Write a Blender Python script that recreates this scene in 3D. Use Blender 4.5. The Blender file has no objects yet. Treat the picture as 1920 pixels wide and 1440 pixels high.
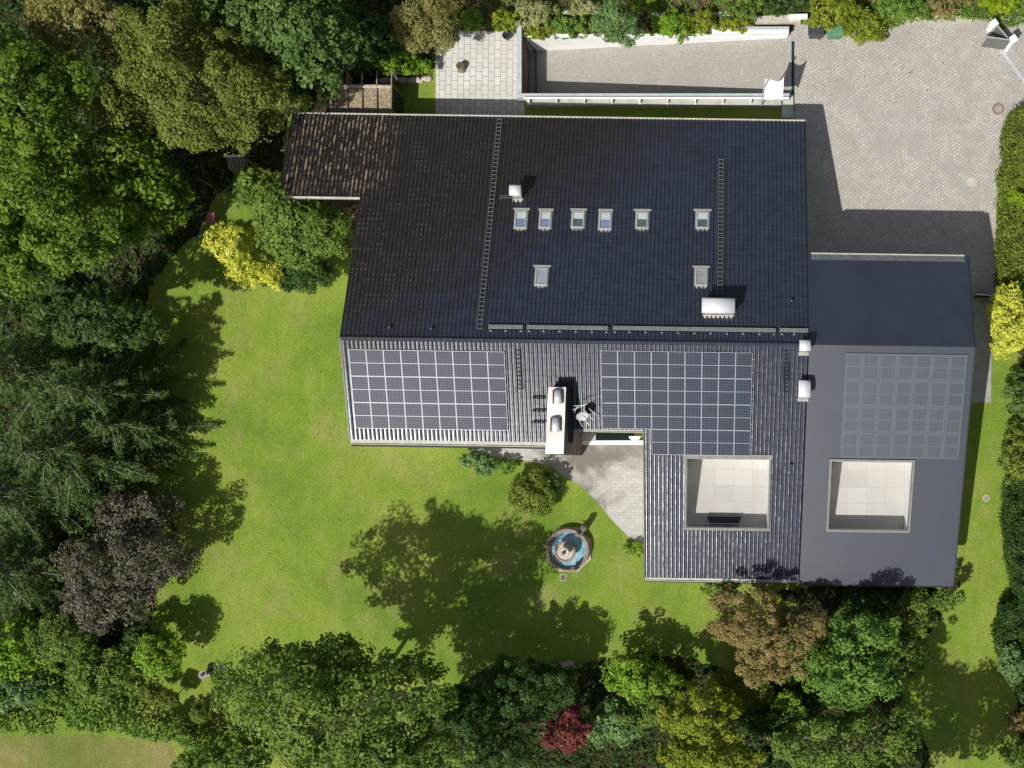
import bpy, math, random
import numpy as np
from math import sin, cos, pi, radians
from mathutils import Vector
random.seed(7)
S = bpy.context.scene
COL = S.collection

# ------------------------------------------------------------------ camera
# straight-down drone view; the frame is an off-centre crop, hence the lens shift
H = 69.0; F = 1860.0; CX = 1340.0; CY = 880.0
cam_d = bpy.data.cameras.new('camera'); cam = bpy.data.objects.new('camera', cam_d); COL.objects.link(cam)
cam.location = (0, 0, H)
cam_d.sensor_width = 36; cam_d.lens = 36 * F / 1920
cam_d.shift_x = (960 - CX) / 1920; cam_d.shift_y = (CY - 720) / 1920
cam_d.clip_end = 1000
S.camera = cam
# ------------------------------------------------------------------ light
EL = radians(50); AZ = radians(214)
w = bpy.data.worlds.new('World'); S.world = w; w.use_nodes = True
nt = w.node_tree; bg = nt.nodes['Background']
sky = nt.nodes.new('ShaderNodeTexSky'); sky.sky_type = 'NISHITA'; sky.sun_disc = False
sky.sun_elevation = EL; sky.sun_rotation = AZ
sky.dust_density = 2.0; sky.air_density = 1.0
hs = nt.nodes.new('ShaderNodeHueSaturation'); hs.inputs['Saturation'].default_value = 0.55
nt.links.new(sky.outputs[0], hs.inputs['Color']); nt.links.new(hs.outputs[0], bg.inputs[0]); bg.inputs[1].default_value = 0.072
sd = bpy.data.lights.new('sun', 'SUN'); sun = bpy.data.objects.new('sun', sd); COL.objects.link(sun)
sd.energy = 4.6; sd.angle = radians(0.6); sd.color = (1.0, 0.965, 0.91)
sun.location = (-30, -40, 80)
dvec = Vector((-sin(AZ) * cos(EL), -cos(AZ) * cos(EL), -sin(EL)))
sun.rotation_euler = dvec.to_track_quat('-Z', 'Y').to_euler()
S.view_settings.view_transform = 'Standard'; S.view_settings.look = 'None'
S.view_settings.exposure = 0.12; S.view_settings.gamma = 1
S.render.engine = 'CYCLES'

# ------------------------------------------------------------------ helpers
def P(px, py, z=0.0):
    k = (H - z) / F
    return ((px - CX) * k, (CY - py) * k, z)

class MB:
    def __init__(s): s.v = []; s.f = []
    def add(s, vs, fs):
        o = len(s.v); s.v += [tuple(p) for p in vs]; s.f += [tuple(i + o for i in f) for f in fs]; return s
    def hexa(s, b, t):
        return s.add(list(b) + list(t), [(3,2,1,0),(4,5,6,7),(0,1,5,4),(1,2,6,5),(2,3,7,6),(3,0,4,7)])
    def box(s, c, d, rz=0.0):
        hx, hy, hz = d[0]/2, d[1]/2, d[2]/2; ca, sa = cos(rz), sin(rz)
        q = [(c[0]+x*ca-y*sa, c[1]+x*sa+y*ca) for x, y in ((-hx,-hy),(hx,-hy),(hx,hy),(-hx,hy))]
        return s.hexa([(x,y,c[2]-hz) for x,y in q], [(x,y,c[2]+hz) for x,y in q])
    def prism(s, poly, z0, z1):
        n = len(poly)
        a = sum(poly[i][0]*poly[(i+1)%n][1]-poly[(i+1)%n][0]*poly[i][1] for i in range(n))
        if a < 0: poly = poly[::-1]
        return s.add([(p[0],p[1],z0) for p in poly]+[(p[0],p[1],z1) for p in poly],
            [tuple(range(n-1,-1,-1)), tuple(range(n,2*n))]+[(i,(i+1)%n,n+(i+1)%n,n+i) for i in range(n)])
    def tube(s, a, b, r0, r1=None, n=8, cap=True):
        r1 = r0 if r1 is None else r1
        a = Vector(a); b = Vector(b); d = b-a
        if d.length < 1e-6: return s
        d.normalize(); x = d.orthogonal().normalized(); y = d.cross(x)
        vs = []
        for p, r in ((a,r0),(b,r1)):
            for i in range(n):
                t = 2*pi*i/n; vs.append(p+x*(r*cos(t))+y*(r*sin(t)))
        fs = [(i,(i+1)%n,n+(i+1)%n,n+i) for i in range(n)]
        if cap: fs += [tuple(range(n-1,-1,-1)), tuple(range(n,2*n))]
        return s.add(vs, fs)
    def lathe(s, c, prof, n=32, wob=0.0):
        vs = []; m = len(prof)
        for i in range(n):
            t = 2*pi*i/n; k = 1+wob*sin(5*t)+wob*.6*sin(11*t+1)
            for r, z in prof: vs.append((c[0]+r*k*cos(t), c[1]+r*k*sin(t), c[2]+z))
        fs = []
        for i in range(n):
            j = (i+1)%n
            for q in range(m-1): fs.append((i*m+q, j*m+q, j*m+q+1, i*m+q+1))
        return s.add(vs, fs)
    def blob(s, c, r, seed=0, n=10, amp=.18):
        rn = random.Random(seed); ph = [rn.uniform(0,6) for _ in range(4)]
        vs = []; m = n//2+1
        for j in range(m):
            th = pi*j/(m-1)
            for i in range(n):
                t = 2*pi*i/n
                k = 1+amp*(sin(3*t+ph[0])*sin(2*th+ph[1])+.5*sin(5*t+ph[2]+3*th))
                vs.append((c[0]+r[0]*k*sin(th)*cos(t), c[1]+r[1]*k*sin(th)*sin(t), c[2]+r[2]*k*cos(th)))
        return s.add(vs, [(j*n+i, (j+1)*n+i, (j+1)*n+(i+1)%n, j*n+(i+1)%n) for j in range(m-1) for i in range(n)])

ROOT = {}
def tag(o, label=None, cat=None, group=None, kind=None):
    if label: o['label'] = label
    if cat: o['category'] = cat
    if group: o['group'] = group
    if kind: o['kind'] = kind
    return o
def thing(name, loc, label, cat, group=None):
    o = bpy.data.objects.new(name, None); COL.objects.link(o); o.location = loc; o.empty_display_size = .3
    ROOT[o.name] = tuple(loc); return tag(o, label, cat, group)
def wloc(o): return ROOT[o.name]
def link_mesh(name, me, mat, parent, loc):
    o = bpy.data.objects.new(name, me); COL.objects.link(o)
    if mat: me.materials.append(mat)
    if parent:
        o.parent = parent; pl = wloc(parent); o.location = (loc[0]-pl[0], loc[1]-pl[1], loc[2]-pl[2])
    else: o.location = loc
    ROOT[o.name] = tuple(loc); return o
def build(name, mb, mat, parent=None, loc=None, smooth=False):
    if loc is None: loc = wloc(parent) if parent else (0,0,0)
    me = bpy.data.meshes.new(name)
    me.from_pydata([(x-loc[0], y-loc[1], z-loc[2]) for x,y,z in mb.v], [], mb.f); me.update()
    if smooth: me.polygons.foreach_set('use_smooth', [True]*len(me.polygons))
    return link_mesh(name, me, mat, parent, loc)
def np_mesh(name, V, nper, mat, parent=None, loc=(0,0,0), rnd=None, faces=None):
    """V (N*nper,3): unconnected n-gons; or explicit quads in faces"""
    me = bpy.data.meshes.new(name); V = np.asarray(V, dtype=np.float32) - np.array(loc, dtype=np.float32)
    me.vertices.add(len(V)); me.vertices.foreach_set('co', V.ravel())
    idx = np.arange(len(V), dtype=np.int32) if faces is None else np.asarray(faces, dtype=np.int32).ravel()
    nf = len(idx)//nper
    me.loops.add(len(idx)); me.loops.foreach_set('vertex_index', idx)
    me.polygons.add(nf); me.polygons.foreach_set('loop_start', np.arange(nf, dtype=np.int32)*nper)
    me.update(calc_edges=True)
    if rnd is not None:
        a = me.attributes.new('rnd', 'FLOAT', 'FACE'); a.data.foreach_set('value', np.asarray(rnd, dtype=np.float32))
    return link_mesh(name, me, mat, parent, loc)

# ------------------------------------------------------------------ materials
def new_mat(name):
    m = bpy.data.materials.new(name); m.use_nodes = True
    t = m.node_tree; b = t.nodes['Principled BSDF']; return m, t, b
def ramp(t, fac, stops):
    r = t.nodes.new('ShaderNodeValToRGB'); e = r.color_ramp.elements
    while len(e) < len(stops): e.new(0.5)
    for i, (p, c) in enumerate(stops): e[i].position = p; e[i].color = (*c, 1)
    t.links.new(fac, r.inputs[0]); return r.outputs[0]
def noise(t, scale, detail=4, rough=.55, vec=None, dist=0.0):
    n = t.nodes.new('ShaderNodeTexNoise'); n.inputs['Scale'].default_value = scale
    n.inputs['Detail'].default_value = detail; n.inputs['Roughness'].default_value = rough; n.inputs['Distortion'].default_value = dist
    if vec is not None: t.links.new(vec, n.inputs['Vector'])
    return n.outputs['Fac']
def wpos(t):
    return t.nodes.new('ShaderNodeNewGeometry').outputs['Position']
def mapping(t, vec, scale=(1,1,1), rot=(0,0,0), loc=(0,0,0)):
    m = t.nodes.new('ShaderNodeMapping'); t.links.new(vec, m.inputs['Vector'])
    m.inputs['Scale'].default_value = scale; m.inputs['Rotation'].default_value = rot; m.inputs['Location'].default_value = loc
    return m.outputs[0]
def mixc(t, fac, a, b, mode='MIX'):
    m = t.nodes.new('ShaderNodeMix'); m.data_type = 'RGBA'; m.blend_type = mode
    for s, v in ((m.inputs[0], fac), (m.inputs[6], a), (m.inputs[7], b)):
        if isinstance(v, (int, float)): s.default_value = v
        elif isinstance(v, tuple): s.default_value = (*v, 1)
        else: t.links.new(v, s)
    return m.outputs[2]
def math_n(t, op, a, b=0.0, clamp=False):
    m = t.nodes.new('ShaderNodeMath'); m.operation = op; m.use_clamp = clamp
    for s, v in zip(m.inputs, (a, b)):
        if isinstance(v, (int, float)): s.default_value = v
        else: t.links.new(v, s)
    return m.outputs[0]
def bump(t, b, h, strength=.4, dist=.02):
    n = t.nodes.new('ShaderNodeBump'); n.inputs['Strength'].default_value = strength; n.inputs['Distance'].default_value = dist
    t.links.new(h, n.inputs['Height']); t.links.new(n.outputs[0], b.inputs['Normal'])
def simple(name, col, rough=.7, var=.25, scale=3.0, metal=0.0, bmp=0.0, spec=.5, col2=None):
    m, t, b = new_mat(name); p = wpos(t)
    n = noise(t, scale, 6, .6, p)
    c2 = col2 or tuple(c*(1-var) for c in col)
    c = ramp(t, n, [(.35, c2), (.62, col)])
    t.links.new(c, b.inputs['Base Color']); b.inputs['Roughness'].default_value = rough
    b.inputs['Metallic'].default_value = metal; b.inputs['Specular IOR Level'].default_value = spec
    if bmp: bump(t, b, noise(t, scale*8, 4, .6, p), bmp)
    return m
def brick_mat(name, c1, c2, mortar, w_, h_, rot, msize=.02, stain=None, stain_scale=.3, offset=.5, stain_amt=.5, rough=.85, slo=.42, shi=.66, fine=.25, bmp=.4):
    m, t, b = new_mat(name); p = wpos(t)
    v = mapping(t, p, rot=(0,0,rot))
    br = t.nodes.new('ShaderNodeTexBrick'); t.links.new(v, br.inputs['Vector'])
    br.offset = offset; br.squash = 1
    br.inputs['Color1'].default_value = (*c1,1); br.inputs['Color2'].default_value = (*c2,1); br.inputs['Mortar'].default_value = (*mortar,1)
    br.inputs['Scale'].default_value = 1; br.inputs['Brick Width'].default_value = w_; br.inputs['Row Height'].default_value = h_
    br.inputs['Mortar Size'].default_value = msize; br.inputs['Mortar Smooth'].default_value = .3; br.inputs['Bias'].default_value = 0
    c = br.outputs['Color']
    f = ramp(t, noise(t, 9, 5, .7, p), [(.3,(1-fine,)*3),(.7,(1,)*3)])
    c = mixc(t, 1.0, c, f, 'MULTIPLY')
    if stain:
        sn = ramp(t, noise(t, stain_scale, 6, .62, p, .4), [(slo,(0,0,0)),(shi,(1,1,1))])
        c = mixc(t, math_n(t,'MULTIPLY',sn,stain_amt), c, stain)
    t.links.new(c, b.inputs['Base Color']); b.inputs['Roughness'].default_value = rough
    b.inputs['Specular IOR Level'].default_value = .3
    inv = math_n(t,'SUBTRACT',1.0,br.outputs['Fac'])
    bump(t, b, math_n(t,'ADD',inv,math_n(t,'MULTIPLY',noise(t,25,3,.6,p),.4)), bmp, .012)
    return m
def leaf_mat(name, dark, mid, light, transl=.36, rough=.5):
    m, t, b = new_mat(name)
    a = t.nodes.new('ShaderNodeAttribute'); a.attribute_name = 'rnd'
    f = math_n(t, 'ADD', math_n(t,'MULTIPLY',a.outputs['Fac'],.65), math_n(t,'MULTIPLY',noise(t,.55,3,.6,wpos(t)),.5))
    c = ramp(t, f, [(.2, dark), (.58, mid), (.95, light)])
    t.links.new(c, b.inputs['Base Color']); b.inputs['Roughness'].default_value = rough; b.inputs['Specular IOR Level'].default_value = .18
    tr = t.nodes.new('ShaderNodeBsdfTranslucent'); t.links.new(mixc(t,1.0,c,(1.1,1.25,.6),'MULTIPLY'), tr.inputs[0])
    mx = t.nodes.new('ShaderNodeMixShader'); mx.inputs[0].default_value = transl
    t.links.new(b.outputs[0], mx.inputs[1]); t.links.new(tr.outputs[0], mx.inputs[2])
    t.links.new(mx.outputs[0], t.nodes['Material Output'].inputs[0]); return m

M = {}
def grass_mat(name, a, b_, c_, dry, dry_amt=.5):
    m, t, b = new_mat(name); p = wpos(t)
    big = noise(t, .11, 5, .6, p, .6)
    c = ramp(t, big, [(.32, a), (.5, b_), (.68, c_)])
    dn = ramp(t, noise(t, .33, 7, .72, mapping(t,p,loc=(31,7,0)), .8), [(.5,(0,0,0)),(.72,(1,1,1))])
    c = mixc(t, math_n(t,'MULTIPLY',dn,dry_amt), c, dry)
    st = ramp(t, noise(t, .8, 5, .7, mapping(t, p, rot=(0,0,.35), scale=(1.5,.5,1)), 1.2), [(.32,(.84,.90,.82)),(.68,(1.12,1.08,1.10))])
    c = mixc(t, 1.0, c, st, 'MULTIPLY')
    sp = ramp(t, noise(t, 7.0, 6, .85, p), [(.3,(.55,.6,.48)),(.5,(.97,.97,.97)),(.7,(1.45,1.38,1.6))])
    c = mixc(t, 1.0, c, sp, 'MULTIPLY')
    t.links.new(c, b.inputs['Base Color']); b.inputs['Roughness'].default_value = .9; b.inputs['Specular IOR Level'].default_value = .15
    bump(t, b, noise(t, 11, 5, .8, p), .9, .06); return m
M['lawn'] = grass_mat('lawn_grass', (.118,.200,.024), (.182,.262,.034), (.262,.312,.058), (.31,.265,.11), .6)
M['field'] = grass_mat('field_grass', (.14,.17,.035), (.19,.20,.05), (.25,.22,.08), (.33,.26,.14), .6)
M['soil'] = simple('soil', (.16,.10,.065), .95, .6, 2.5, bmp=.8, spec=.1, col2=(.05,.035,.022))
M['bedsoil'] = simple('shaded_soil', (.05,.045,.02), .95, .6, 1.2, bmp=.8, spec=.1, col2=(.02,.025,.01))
M['dirt'] = simple('dirt_paving', (.14,.105,.07), .95, .5, 2.0, bmp=.5, spec=.1)
M['driveway'] = brick_mat('cobbles', (.545,.52,.47), (.445,.42,.378), (.16,.143,.125), .235, .215, radians(-36), .013, (.30,.285,.255), .55, .5, .75)
M['slabs'] = brick_mat('patio_slabs', (.66,.65,.61), (.57,.56,.52), (.22,.20,.17), .63, .425, radians(90.85), .018, (.42,.39,.33), .6, .5, .4, fine=.18)
M['terrace'] = brick_mat('terrace_stone', (.56,.545,.51), (.48,.465,.43), (.36,.34,.31), .55, .22, radians(.85), .012, (.17,.15,.125), .26, .5, .95, fine=.35, slo=.45, shi=.60)
M['court'] = brick_mat('court_slabs', (.50,.49,.465), (.42,.41,.39), (.32,.31,.29), 1.25, 1.05, radians(.85), .008, (.45,.41,.35), .5, 0.0, .3, fine=.12)
M['ramp'] = brick_mat('ramp_pavers', (.49,.465,.42), (.41,.39,.35), (.29,.265,.23), .24, .12, radians(42), .014, (.30,.275,.24), .6, .5, .6, fine=.4)
M['path'] = simple('path_concrete', (.34,.33,.30), .9, .25, 1.3, bmp=.3, spec=.2)
M['white'] = simple('white_paint', (.80,.80,.78), .6, .1, 1.5)
M['whitedirty'] = simple('stained_white_top', (.80,.79,.76), .7, .0, 1.1, col2=(.62,.58,.52))
M['plaster'] = simple('plaster', (.72,.71,.68), .85, .12, 1.0)
M['concrete'] = simple('concrete', (.46,.46,.42), .9, .25, 1.5, bmp=.2)
M['greybeam'] = simple('grey_coping', (.45,.48,.50), .6, .15, 2)
M['cream'] = simple('cream_gutter', (.47,.46,.38), .5, .25, 2.5)
M['metal'] = simple('zinc', (.66,.67,.70), .35, .12, 2, metal=.35)
M['whitemetal'] = simple('bright_metal', (.82,.82,.84), .3, .06, 2, metal=.35)
M['darkstrip'] = simple('grey_strip', (.12,.13,.135), .6, .3, 3)
M['kerbdark'] = simple('terrace_edge', (.20,.19,.175), .6, .3, 4)
M['flash'] = simple('flashing', (.50,.48,.44), .5, .3, 6, metal=.3)
M['dark'] = simple('dark_metal', (.03,.032,.035), .45, .3, 3, metal=.3)
M['ladder'] = simple('weathered_ladder', (.20,.21,.20), .55, .35, 4, metal=.3)
M['snow'] = simple('snow_guard', (.30,.34,.33), .5, .25, 4, metal=.4)
M['brown'] = simple('brown_cladding', (.11,.075,.055), .75, .3, 2)
M['wood'] = simple('old_wood', (.25,.19,.14), .85, .4, 3)
M['stone'] = simple('fountain_stone', (.30,.24,.195), .85, .45, 5, bmp=.5)
M['palestone'] = simple('pale_stone', (.52,.47,.39), .8, .25, 4, bmp=.3)
M['bronze'] = simple('weathered_figure', (.16,.14,.12), .6, .5, 8)
M['bark'] = simple('bark', (.10,.08,.055), .9, .45, 4, bmp=.5)
M['palebark'] = simple('pale_bark', (.28,.24,.18), .9, .4, 4)
M['green'] = simple('green_plastic', (.10,.26,.13), .4, .2, 2)
M['greyplastic'] = simple('grey_plastic', (.05,.055,.06), .4, .2, 2)
M['teal'] = simple('drain_iron', (.03,.06,.065), .4, .3, 2, metal=.4)
M['rust'] = simple('rusty_iron', (.26,.17,.13), .8, .4, 6)
M['pink'] = simple('pink_plastic', (.40,.14,.19), .4, .25, 2)
M['blue'] = simple('blue_plastic', (.03,.08,.35), .4, .1, 2)
M['slate'] = simple('black_gap', (.015,.016,.018), .5, .2, 2)
M['flag'] = simple('flag_cloth', (.82,.82,.84), .8, .05, 2)
M['gatepanel'] = simple('gate_panel', (.17,.18,.16), .5, .2, 2, metal=.2)
M['rock'] = simple('rock', (.38,.33,.30), .9, .4, 6, bmp=.5)

# basin water: blue painted basin seen through shallow water
m, t, b = new_mat('basin_water')
c = ramp(t, noise(t, 2.4, 4, .6, wpos(t)), [(.35,(.12,.27,.36)),(.6,(.30,.47,.54))])
t.links.new(c, b.inputs['Base Color']); b.inputs['Roughness'].default_value = .08; bump(t, b, noise(t, 7, 3, .6, wpos(t)), .5, .03); M['water'] = m

# roof tiles: glazed near black, brownish and littered under the trees to the north west
m, t, b = new_mat('glazed_tiles'); p = wpos(t)
sx = t.nodes.new('ShaderNodeSeparateXYZ'); t.links.new(p, sx.inputs[0])
n1 = noise(t, .9, 5, .6, p)
base = ramp(t, noise(t, 1.6, 5, .65, p), [(.3,(.021,.026,.042)),(.7,(.034,.041,.062))])
old = ramp(t, noise(t, 3.0, 5, .65, p), [(.3,(.014,.012,.012)),(.7,(.030,.025,.022))])
wf = math_n(t,'ADD', math_n(t,'MULTIPLY', sx.outputs[0], -.10), math_n(t,'ADD', math_n(t,'MULTIPLY', sx.outputs[1], .12), -2.6))
wf = math_n(t,'ADD', wf, math_n(t,'MULTIPLY', math_n(t,'SUBTRACT', n1, .5), 1.6), True)
c = mixc(t, wf, base, old)
# leaf litter lying in the tile pans
pan = t.nodes.new('ShaderNodeAttribute'); pan.attribute_name = 'pan'
ls = noise(t, 2.2, 6, .7, mapping(t, p, scale=(1.6,.7,.7)), .3)
lx = math_n(t,'MULTIPLY', math_n(t,'SUBTRACT', -20.6, sx.outputs[0]), .6, True)
ly = math_n(t,'MULTIPLY', math_n(t,'SUBTRACT', sx.outputs[1], 17.0), .5, True)
lm = math_n(t,'MULTIPLY', math_n(t,'MULTIPLY', lx, ly), pan.outputs['Fac'])
lm = math_n(t,'MULTIPLY', lm, math_n(t,'MULTIPLY', math_n(t,'SUBTRACT', ls, .505), 12.0, True))
c = mixc(t, lm, c, (.30,.215,.15))
# pale spots at the tile joints, then a dark line along each row
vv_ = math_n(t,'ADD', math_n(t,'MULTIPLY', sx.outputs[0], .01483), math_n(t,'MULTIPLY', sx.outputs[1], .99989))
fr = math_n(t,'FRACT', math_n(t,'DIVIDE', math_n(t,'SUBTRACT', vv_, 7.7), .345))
jt = math_n(t,'MULTIPLY', math_n(t,'LESS_THAN', fr, .16), math_n(t,'MULTIPLY', pan.outputs['Fac'], wf))
gx_ = math_n(t,'MULTIPLY', math_n(t,'SUBTRACT', -12.5, sx.outputs[0]), .16, True)
jt = math_n(t,'MULTIPLY', math_n(t,'MULTIPLY', jt, gx_), math_n(t,'MULTIPLY', math_n(t,'SUBTRACT', noise(t, 1.1, 4, .7, mapping(t,p,loc=(5,9,0))), .47), 9, True))
c = mixc(t, math_n(t,'MULTIPLY',jt,.6), c, (.22,.2,.17))
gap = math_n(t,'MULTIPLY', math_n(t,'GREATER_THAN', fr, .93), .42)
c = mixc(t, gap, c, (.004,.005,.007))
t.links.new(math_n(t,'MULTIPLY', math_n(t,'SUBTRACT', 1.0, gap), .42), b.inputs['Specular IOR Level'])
t.links.new(c, b.inputs['Base Color'])
r = math_n(t,'ADD', math_n(t,'MULTIPLY', noise(t, 2.5, 4, .6, p), .12), math_n(t,'ADD', math_n(t,'MULTIPLY',wf,.2), .22))
t.links.new(math_n(t,'ADD', r, math_n(t,'MULTIPLY',lm,.5)), b.inputs['Roughness']); M['tiles'] = m
# neighbour's smooth roof
m, t, b = new_mat('smooth_roof'); p = wpos(t)
c = ramp(t, noise(t, .45, 7, .7, p), [(.25,(.017,.023,.038)),(.75,(.027,.035,.053))])
t.links.new(c, b.inputs['Base Color']); b.inputs['Roughness'].default_value = .47; b.inputs['Specular IOR Level'].default_value = .72; M['smooth'] = m
# solar cells with a UV cell grid
def solar_mat(name, cell, line, rough, nx=6, ny=10, lw=.07, spec=.6):
    m, t, b = new_mat(name); uv = t.nodes.new('ShaderNodeUVMap').outputs[0]
    s = t.nodes.new('ShaderNodeSeparateXYZ'); t.links.new(uv, s.inputs[0])
    def g(o, n):
        fr = math_n(t,'FRACT', math_n(t,'MULTIPLY', o, n))
        return math_n(t,'LESS_THAN', math_n(t,'ABSOLUTE', math_n(t,'SUBTRACT', fr, .5)), .5-lw)
    inside = math_n(t,'MULTIPLY', g(s.outputs[0], nx), g(s.outputs[1], ny))
    cv = ramp(t, noise(t, 1.2, 2, .5, wpos(t)), [(.3,tuple(x*.75 for x in cell)),(.7,cell)])
    t.links.new(mixc(t, inside, line, cv), b.inputs['Base Color'])
    b.inputs['Roughness'].default_value = rough; b.inputs['Specular IOR Level'].default_value = spec
    return m
M['cells'] = solar_mat('solar_cells', (.017,.025,.046), (.070,.080,.115), .45, spec=.18)
M['cellsfar'] = simple('smooth_cells', (.050,.060,.078), .45, .1, .6, spec=.6)
M['farframe'] = simple('dull_frame', (.078,.094,.108), .5, .1, .8)
M['panelframe'] = simple('panel_frame', (.31,.33,.36), .45, .05, 3, metal=.2)
M['frame'] = simple('alu_frame', (.62,.64,.66), .35, .05, 3, metal=.5)
# skylight pane: clear glass with sky reflection
m, t, b = new_mat('skylight_glass')
tr = t.nodes.new('ShaderNodeBsdfTransparent'); tr.inputs[0].default_value = (.97,.98,.99,1)
gl = t.nodes.new('ShaderNodeBsdfGlossy'); gl.inputs['Roughness'].default_value = .05
mx = t.nodes.new('ShaderNodeMixShader'); mx.inputs[0].default_value = .1
t.links.new(tr.outputs[0], mx.inputs[1]); t.links.new(gl.outputs[0], mx.inputs[2]); t.links.new(mx.outputs[0], t.nodes['Material Output'].inputs[0]); M['glass'] = m
M['blind'] = simple('blind_cloth', (.75,.82,.74), .8, .1, 2)  # pale reflection in the upper half of the panes, put into the colour
M['room'] = simple('room_below', (.32,.38,.58), .6, .3, 2)  # bluish reflection in the lower half of the panes, put into the colour
M['roomdark'] = simple('dark_room_below', (.12,.17,.18), .6, .4, 2)
M['blackglass'] = simple('dark_glass', (.01,.02,.018), .1, .2, 2)
# litter covered corrugated sheet
m, t, b = new_mat('littered_sheet'); p = wpos(t)
c = ramp(t, noise(t, 9, 6, .8, p), [(.36,(.07,.055,.04)),(.5,(.24,.185,.12)),(.66,(.55,.45,.3))])
t.links.new(c, b.inputs['Base Color']); b.inputs['Roughness'].default_value = .8; bump(t, b, noise(t, 12, 4, .7, p), .8, .03); M['litter'] = m
m, t, b = new_mat('corrugated_sheet'); p = wpos(t)
wv = t.nodes.new('ShaderNodeTexWave'); wv.inputs['Scale'].default_value = 1.6; t.links.new(p, wv.inputs['Vector'])
t.links.new(ramp(t, wv.outputs['Fac'], [(.3,(.08,.06,.045)),(.7,(.28,.22,.17))]), b.inputs['Base Color']); b.inputs['Roughness'].default_value = .7; M['corr'] = m

L = {}
def lm_(k, d, m_, l, g=2.05, **kw):
    f = lambda c: (c[0]*g*1.0, c[1]*g, c[2]*g*.72)
    L[k] = leaf_mat('foliage_'+k, f(d), f(m_), f(l), **kw)
lm_('maple', (.040,.075,.012), (.080,.130,.018), (.15,.19,.035), g=1.65)
lm_('olive', (.045,.065,.014), (.085,.105,.026), (.14,.145,.05))
lm_('bluegreen', (.034,.066,.022), (.068,.116,.038), (.13,.18,.068), g=1.6)
lm_('oak', (.035,.062,.014), (.075,.115,.028), (.14,.17,.05))
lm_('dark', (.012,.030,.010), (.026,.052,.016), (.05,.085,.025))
lm_('spruce', (.020,.042,.015), (.046,.080,.026), (.095,.135,.045), g=1.45)
lm_('bright', (.048,.095,.012), (.095,.16,.020), (.16,.23,.035))
lm_('lime', (.13,.20,.012), (.21,.30,.016), (.30,.38,.03), g=1.2)
lm_('gold', (.30,.33,.04), (.52,.52,.10), (.68,.65,.24), g=1.2)
lm_('purple', (.040,.036,.034), (.072,.064,.060), (.15,.135,.13), g=1.4, transl=.15)
lm_('copper', (.070,.060,.028), (.118,.094,.048), (.175,.13,.078), g=2.3)
lm_('crimson', (.05,.012,.017), (.10,.026,.036), (.20,.06,.07))
lm_('teal', (.035,.07,.032), (.075,.125,.06), (.14,.2,.10))
lm_('yellowgreen', (.075,.10,.012), (.15,.18,.022), (.24,.25,.045), g=1.55)
lm_('browngreen', (.07,.065,.03), (.13,.12,.055), (.19,.17,.085))
lm_('lilac', (.10,.13,.05), (.17,.18,.10), (.26,.22,.2))
lm_('hedge', (.035,.06,.012), (.08,.11,.022), (.14,.16,.04))
lm_('fresh', (.034,.072,.016), (.068,.125,.030), (.12,.185,.055))
lm_('ivy', (.03,.065,.014), (.07,.125,.025), (.14,.19,.05))

# ------------------------------------------------------------------ foliage
RNG = np.random.default_rng(11)
def rand_dirs(n, rng):
    v = rng.normal(size=(n,3)); return v/np.linalg.norm(v,axis=1,keepdims=True)
def quads(C, N, size, rng, asp=1.7, A=None):
    """rhombus leaves at C with normals N; A optional long-axis directions"""
    n = len(C)
    if A is None: A = rand_dirs(n, rng)
    A = A - N*np.sum(A*N,axis=1,keepdims=True); A /= (np.linalg.norm(A,axis=1,keepdims=True)+1e-9)
    B = np.cross(N, A); s = (size*rng.uniform(.6,1.35,n))[:,None]
    a = A*s*.5*asp**.5; b_ = B*s*.5/asp**.5
    lift = N*s*.10
    return np.stack([C-a, C-b_*1.0+lift, C+a*1.0, C+b_+lift], axis=1).reshape(-1,3)
def crown_points(rng, R, nleaf, nclump, clr, flat=.6, lobes=.16, low=-.35):
    d = rand_dirs(nclump*3, rng); d = d[d[:,2] > low][:nclump]
    th = np.arctan2(d[:,1], d[:,0]); ph = rng.uniform(0,6,4)
    lob = 1+lobes*np.sin(2*th+ph[0])+lobes*.8*np.sin(3*th+ph[1])+lobes*.6*np.sin(5*th+ph[2])
    rr = rng.uniform(.55,1.0,len(d))**.6
    Cc = d*rr[:,None]*np.array(R)*lob[:,None]
    cr = clr*min(R[0],R[1])*rng.uniform(.55,1.35,len(d))
    which = rng.integers(0,len(d),nleaf)
    dd = rand_dirs(nleaf, rng); rad = rng.uniform(.15,1,nleaf)**.45
    off = dd*rad[:,None]*cr[which][:,None]; off[:,2] *= flat
    Pt = Cc[which]+off
    nf_ = int(nleaf*.2); dd2 = rand_dirs(nf_, rng); dd2[:,2] = np.abs(dd2[:,2])*.9-.15
    th2 = np.arctan2(dd2[:,1], dd2[:,0]); lb2 = 1+lobes*np.sin(2*th2+ph[0])+lobes*.8*np.sin(3*th2+ph[1])+lobes*.6*np.sin(5*th2+ph[2])
    Pt[:nf_] = dd2*(rng.uniform(.3,1,nf_)**.5*lb2)[:,None]*np.array(R)*.93
    out = Cc[which]/(np.linalg.norm(Cc[which],axis=1,keepdims=True)+1e-6)
    Nn = dd*.55+out*.25+np.array([0,0,.55])+rng.normal(size=(nleaf,3))*.38
    Nn /= np.linalg.norm(Nn,axis=1,keepdims=True)
    rn = np.clip(rng.uniform(0,1,nleaf)*.6+(rng.uniform(0,1,len(d))*.4)[which],0,1)
    return Pt, Nn, rn, Cc
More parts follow.
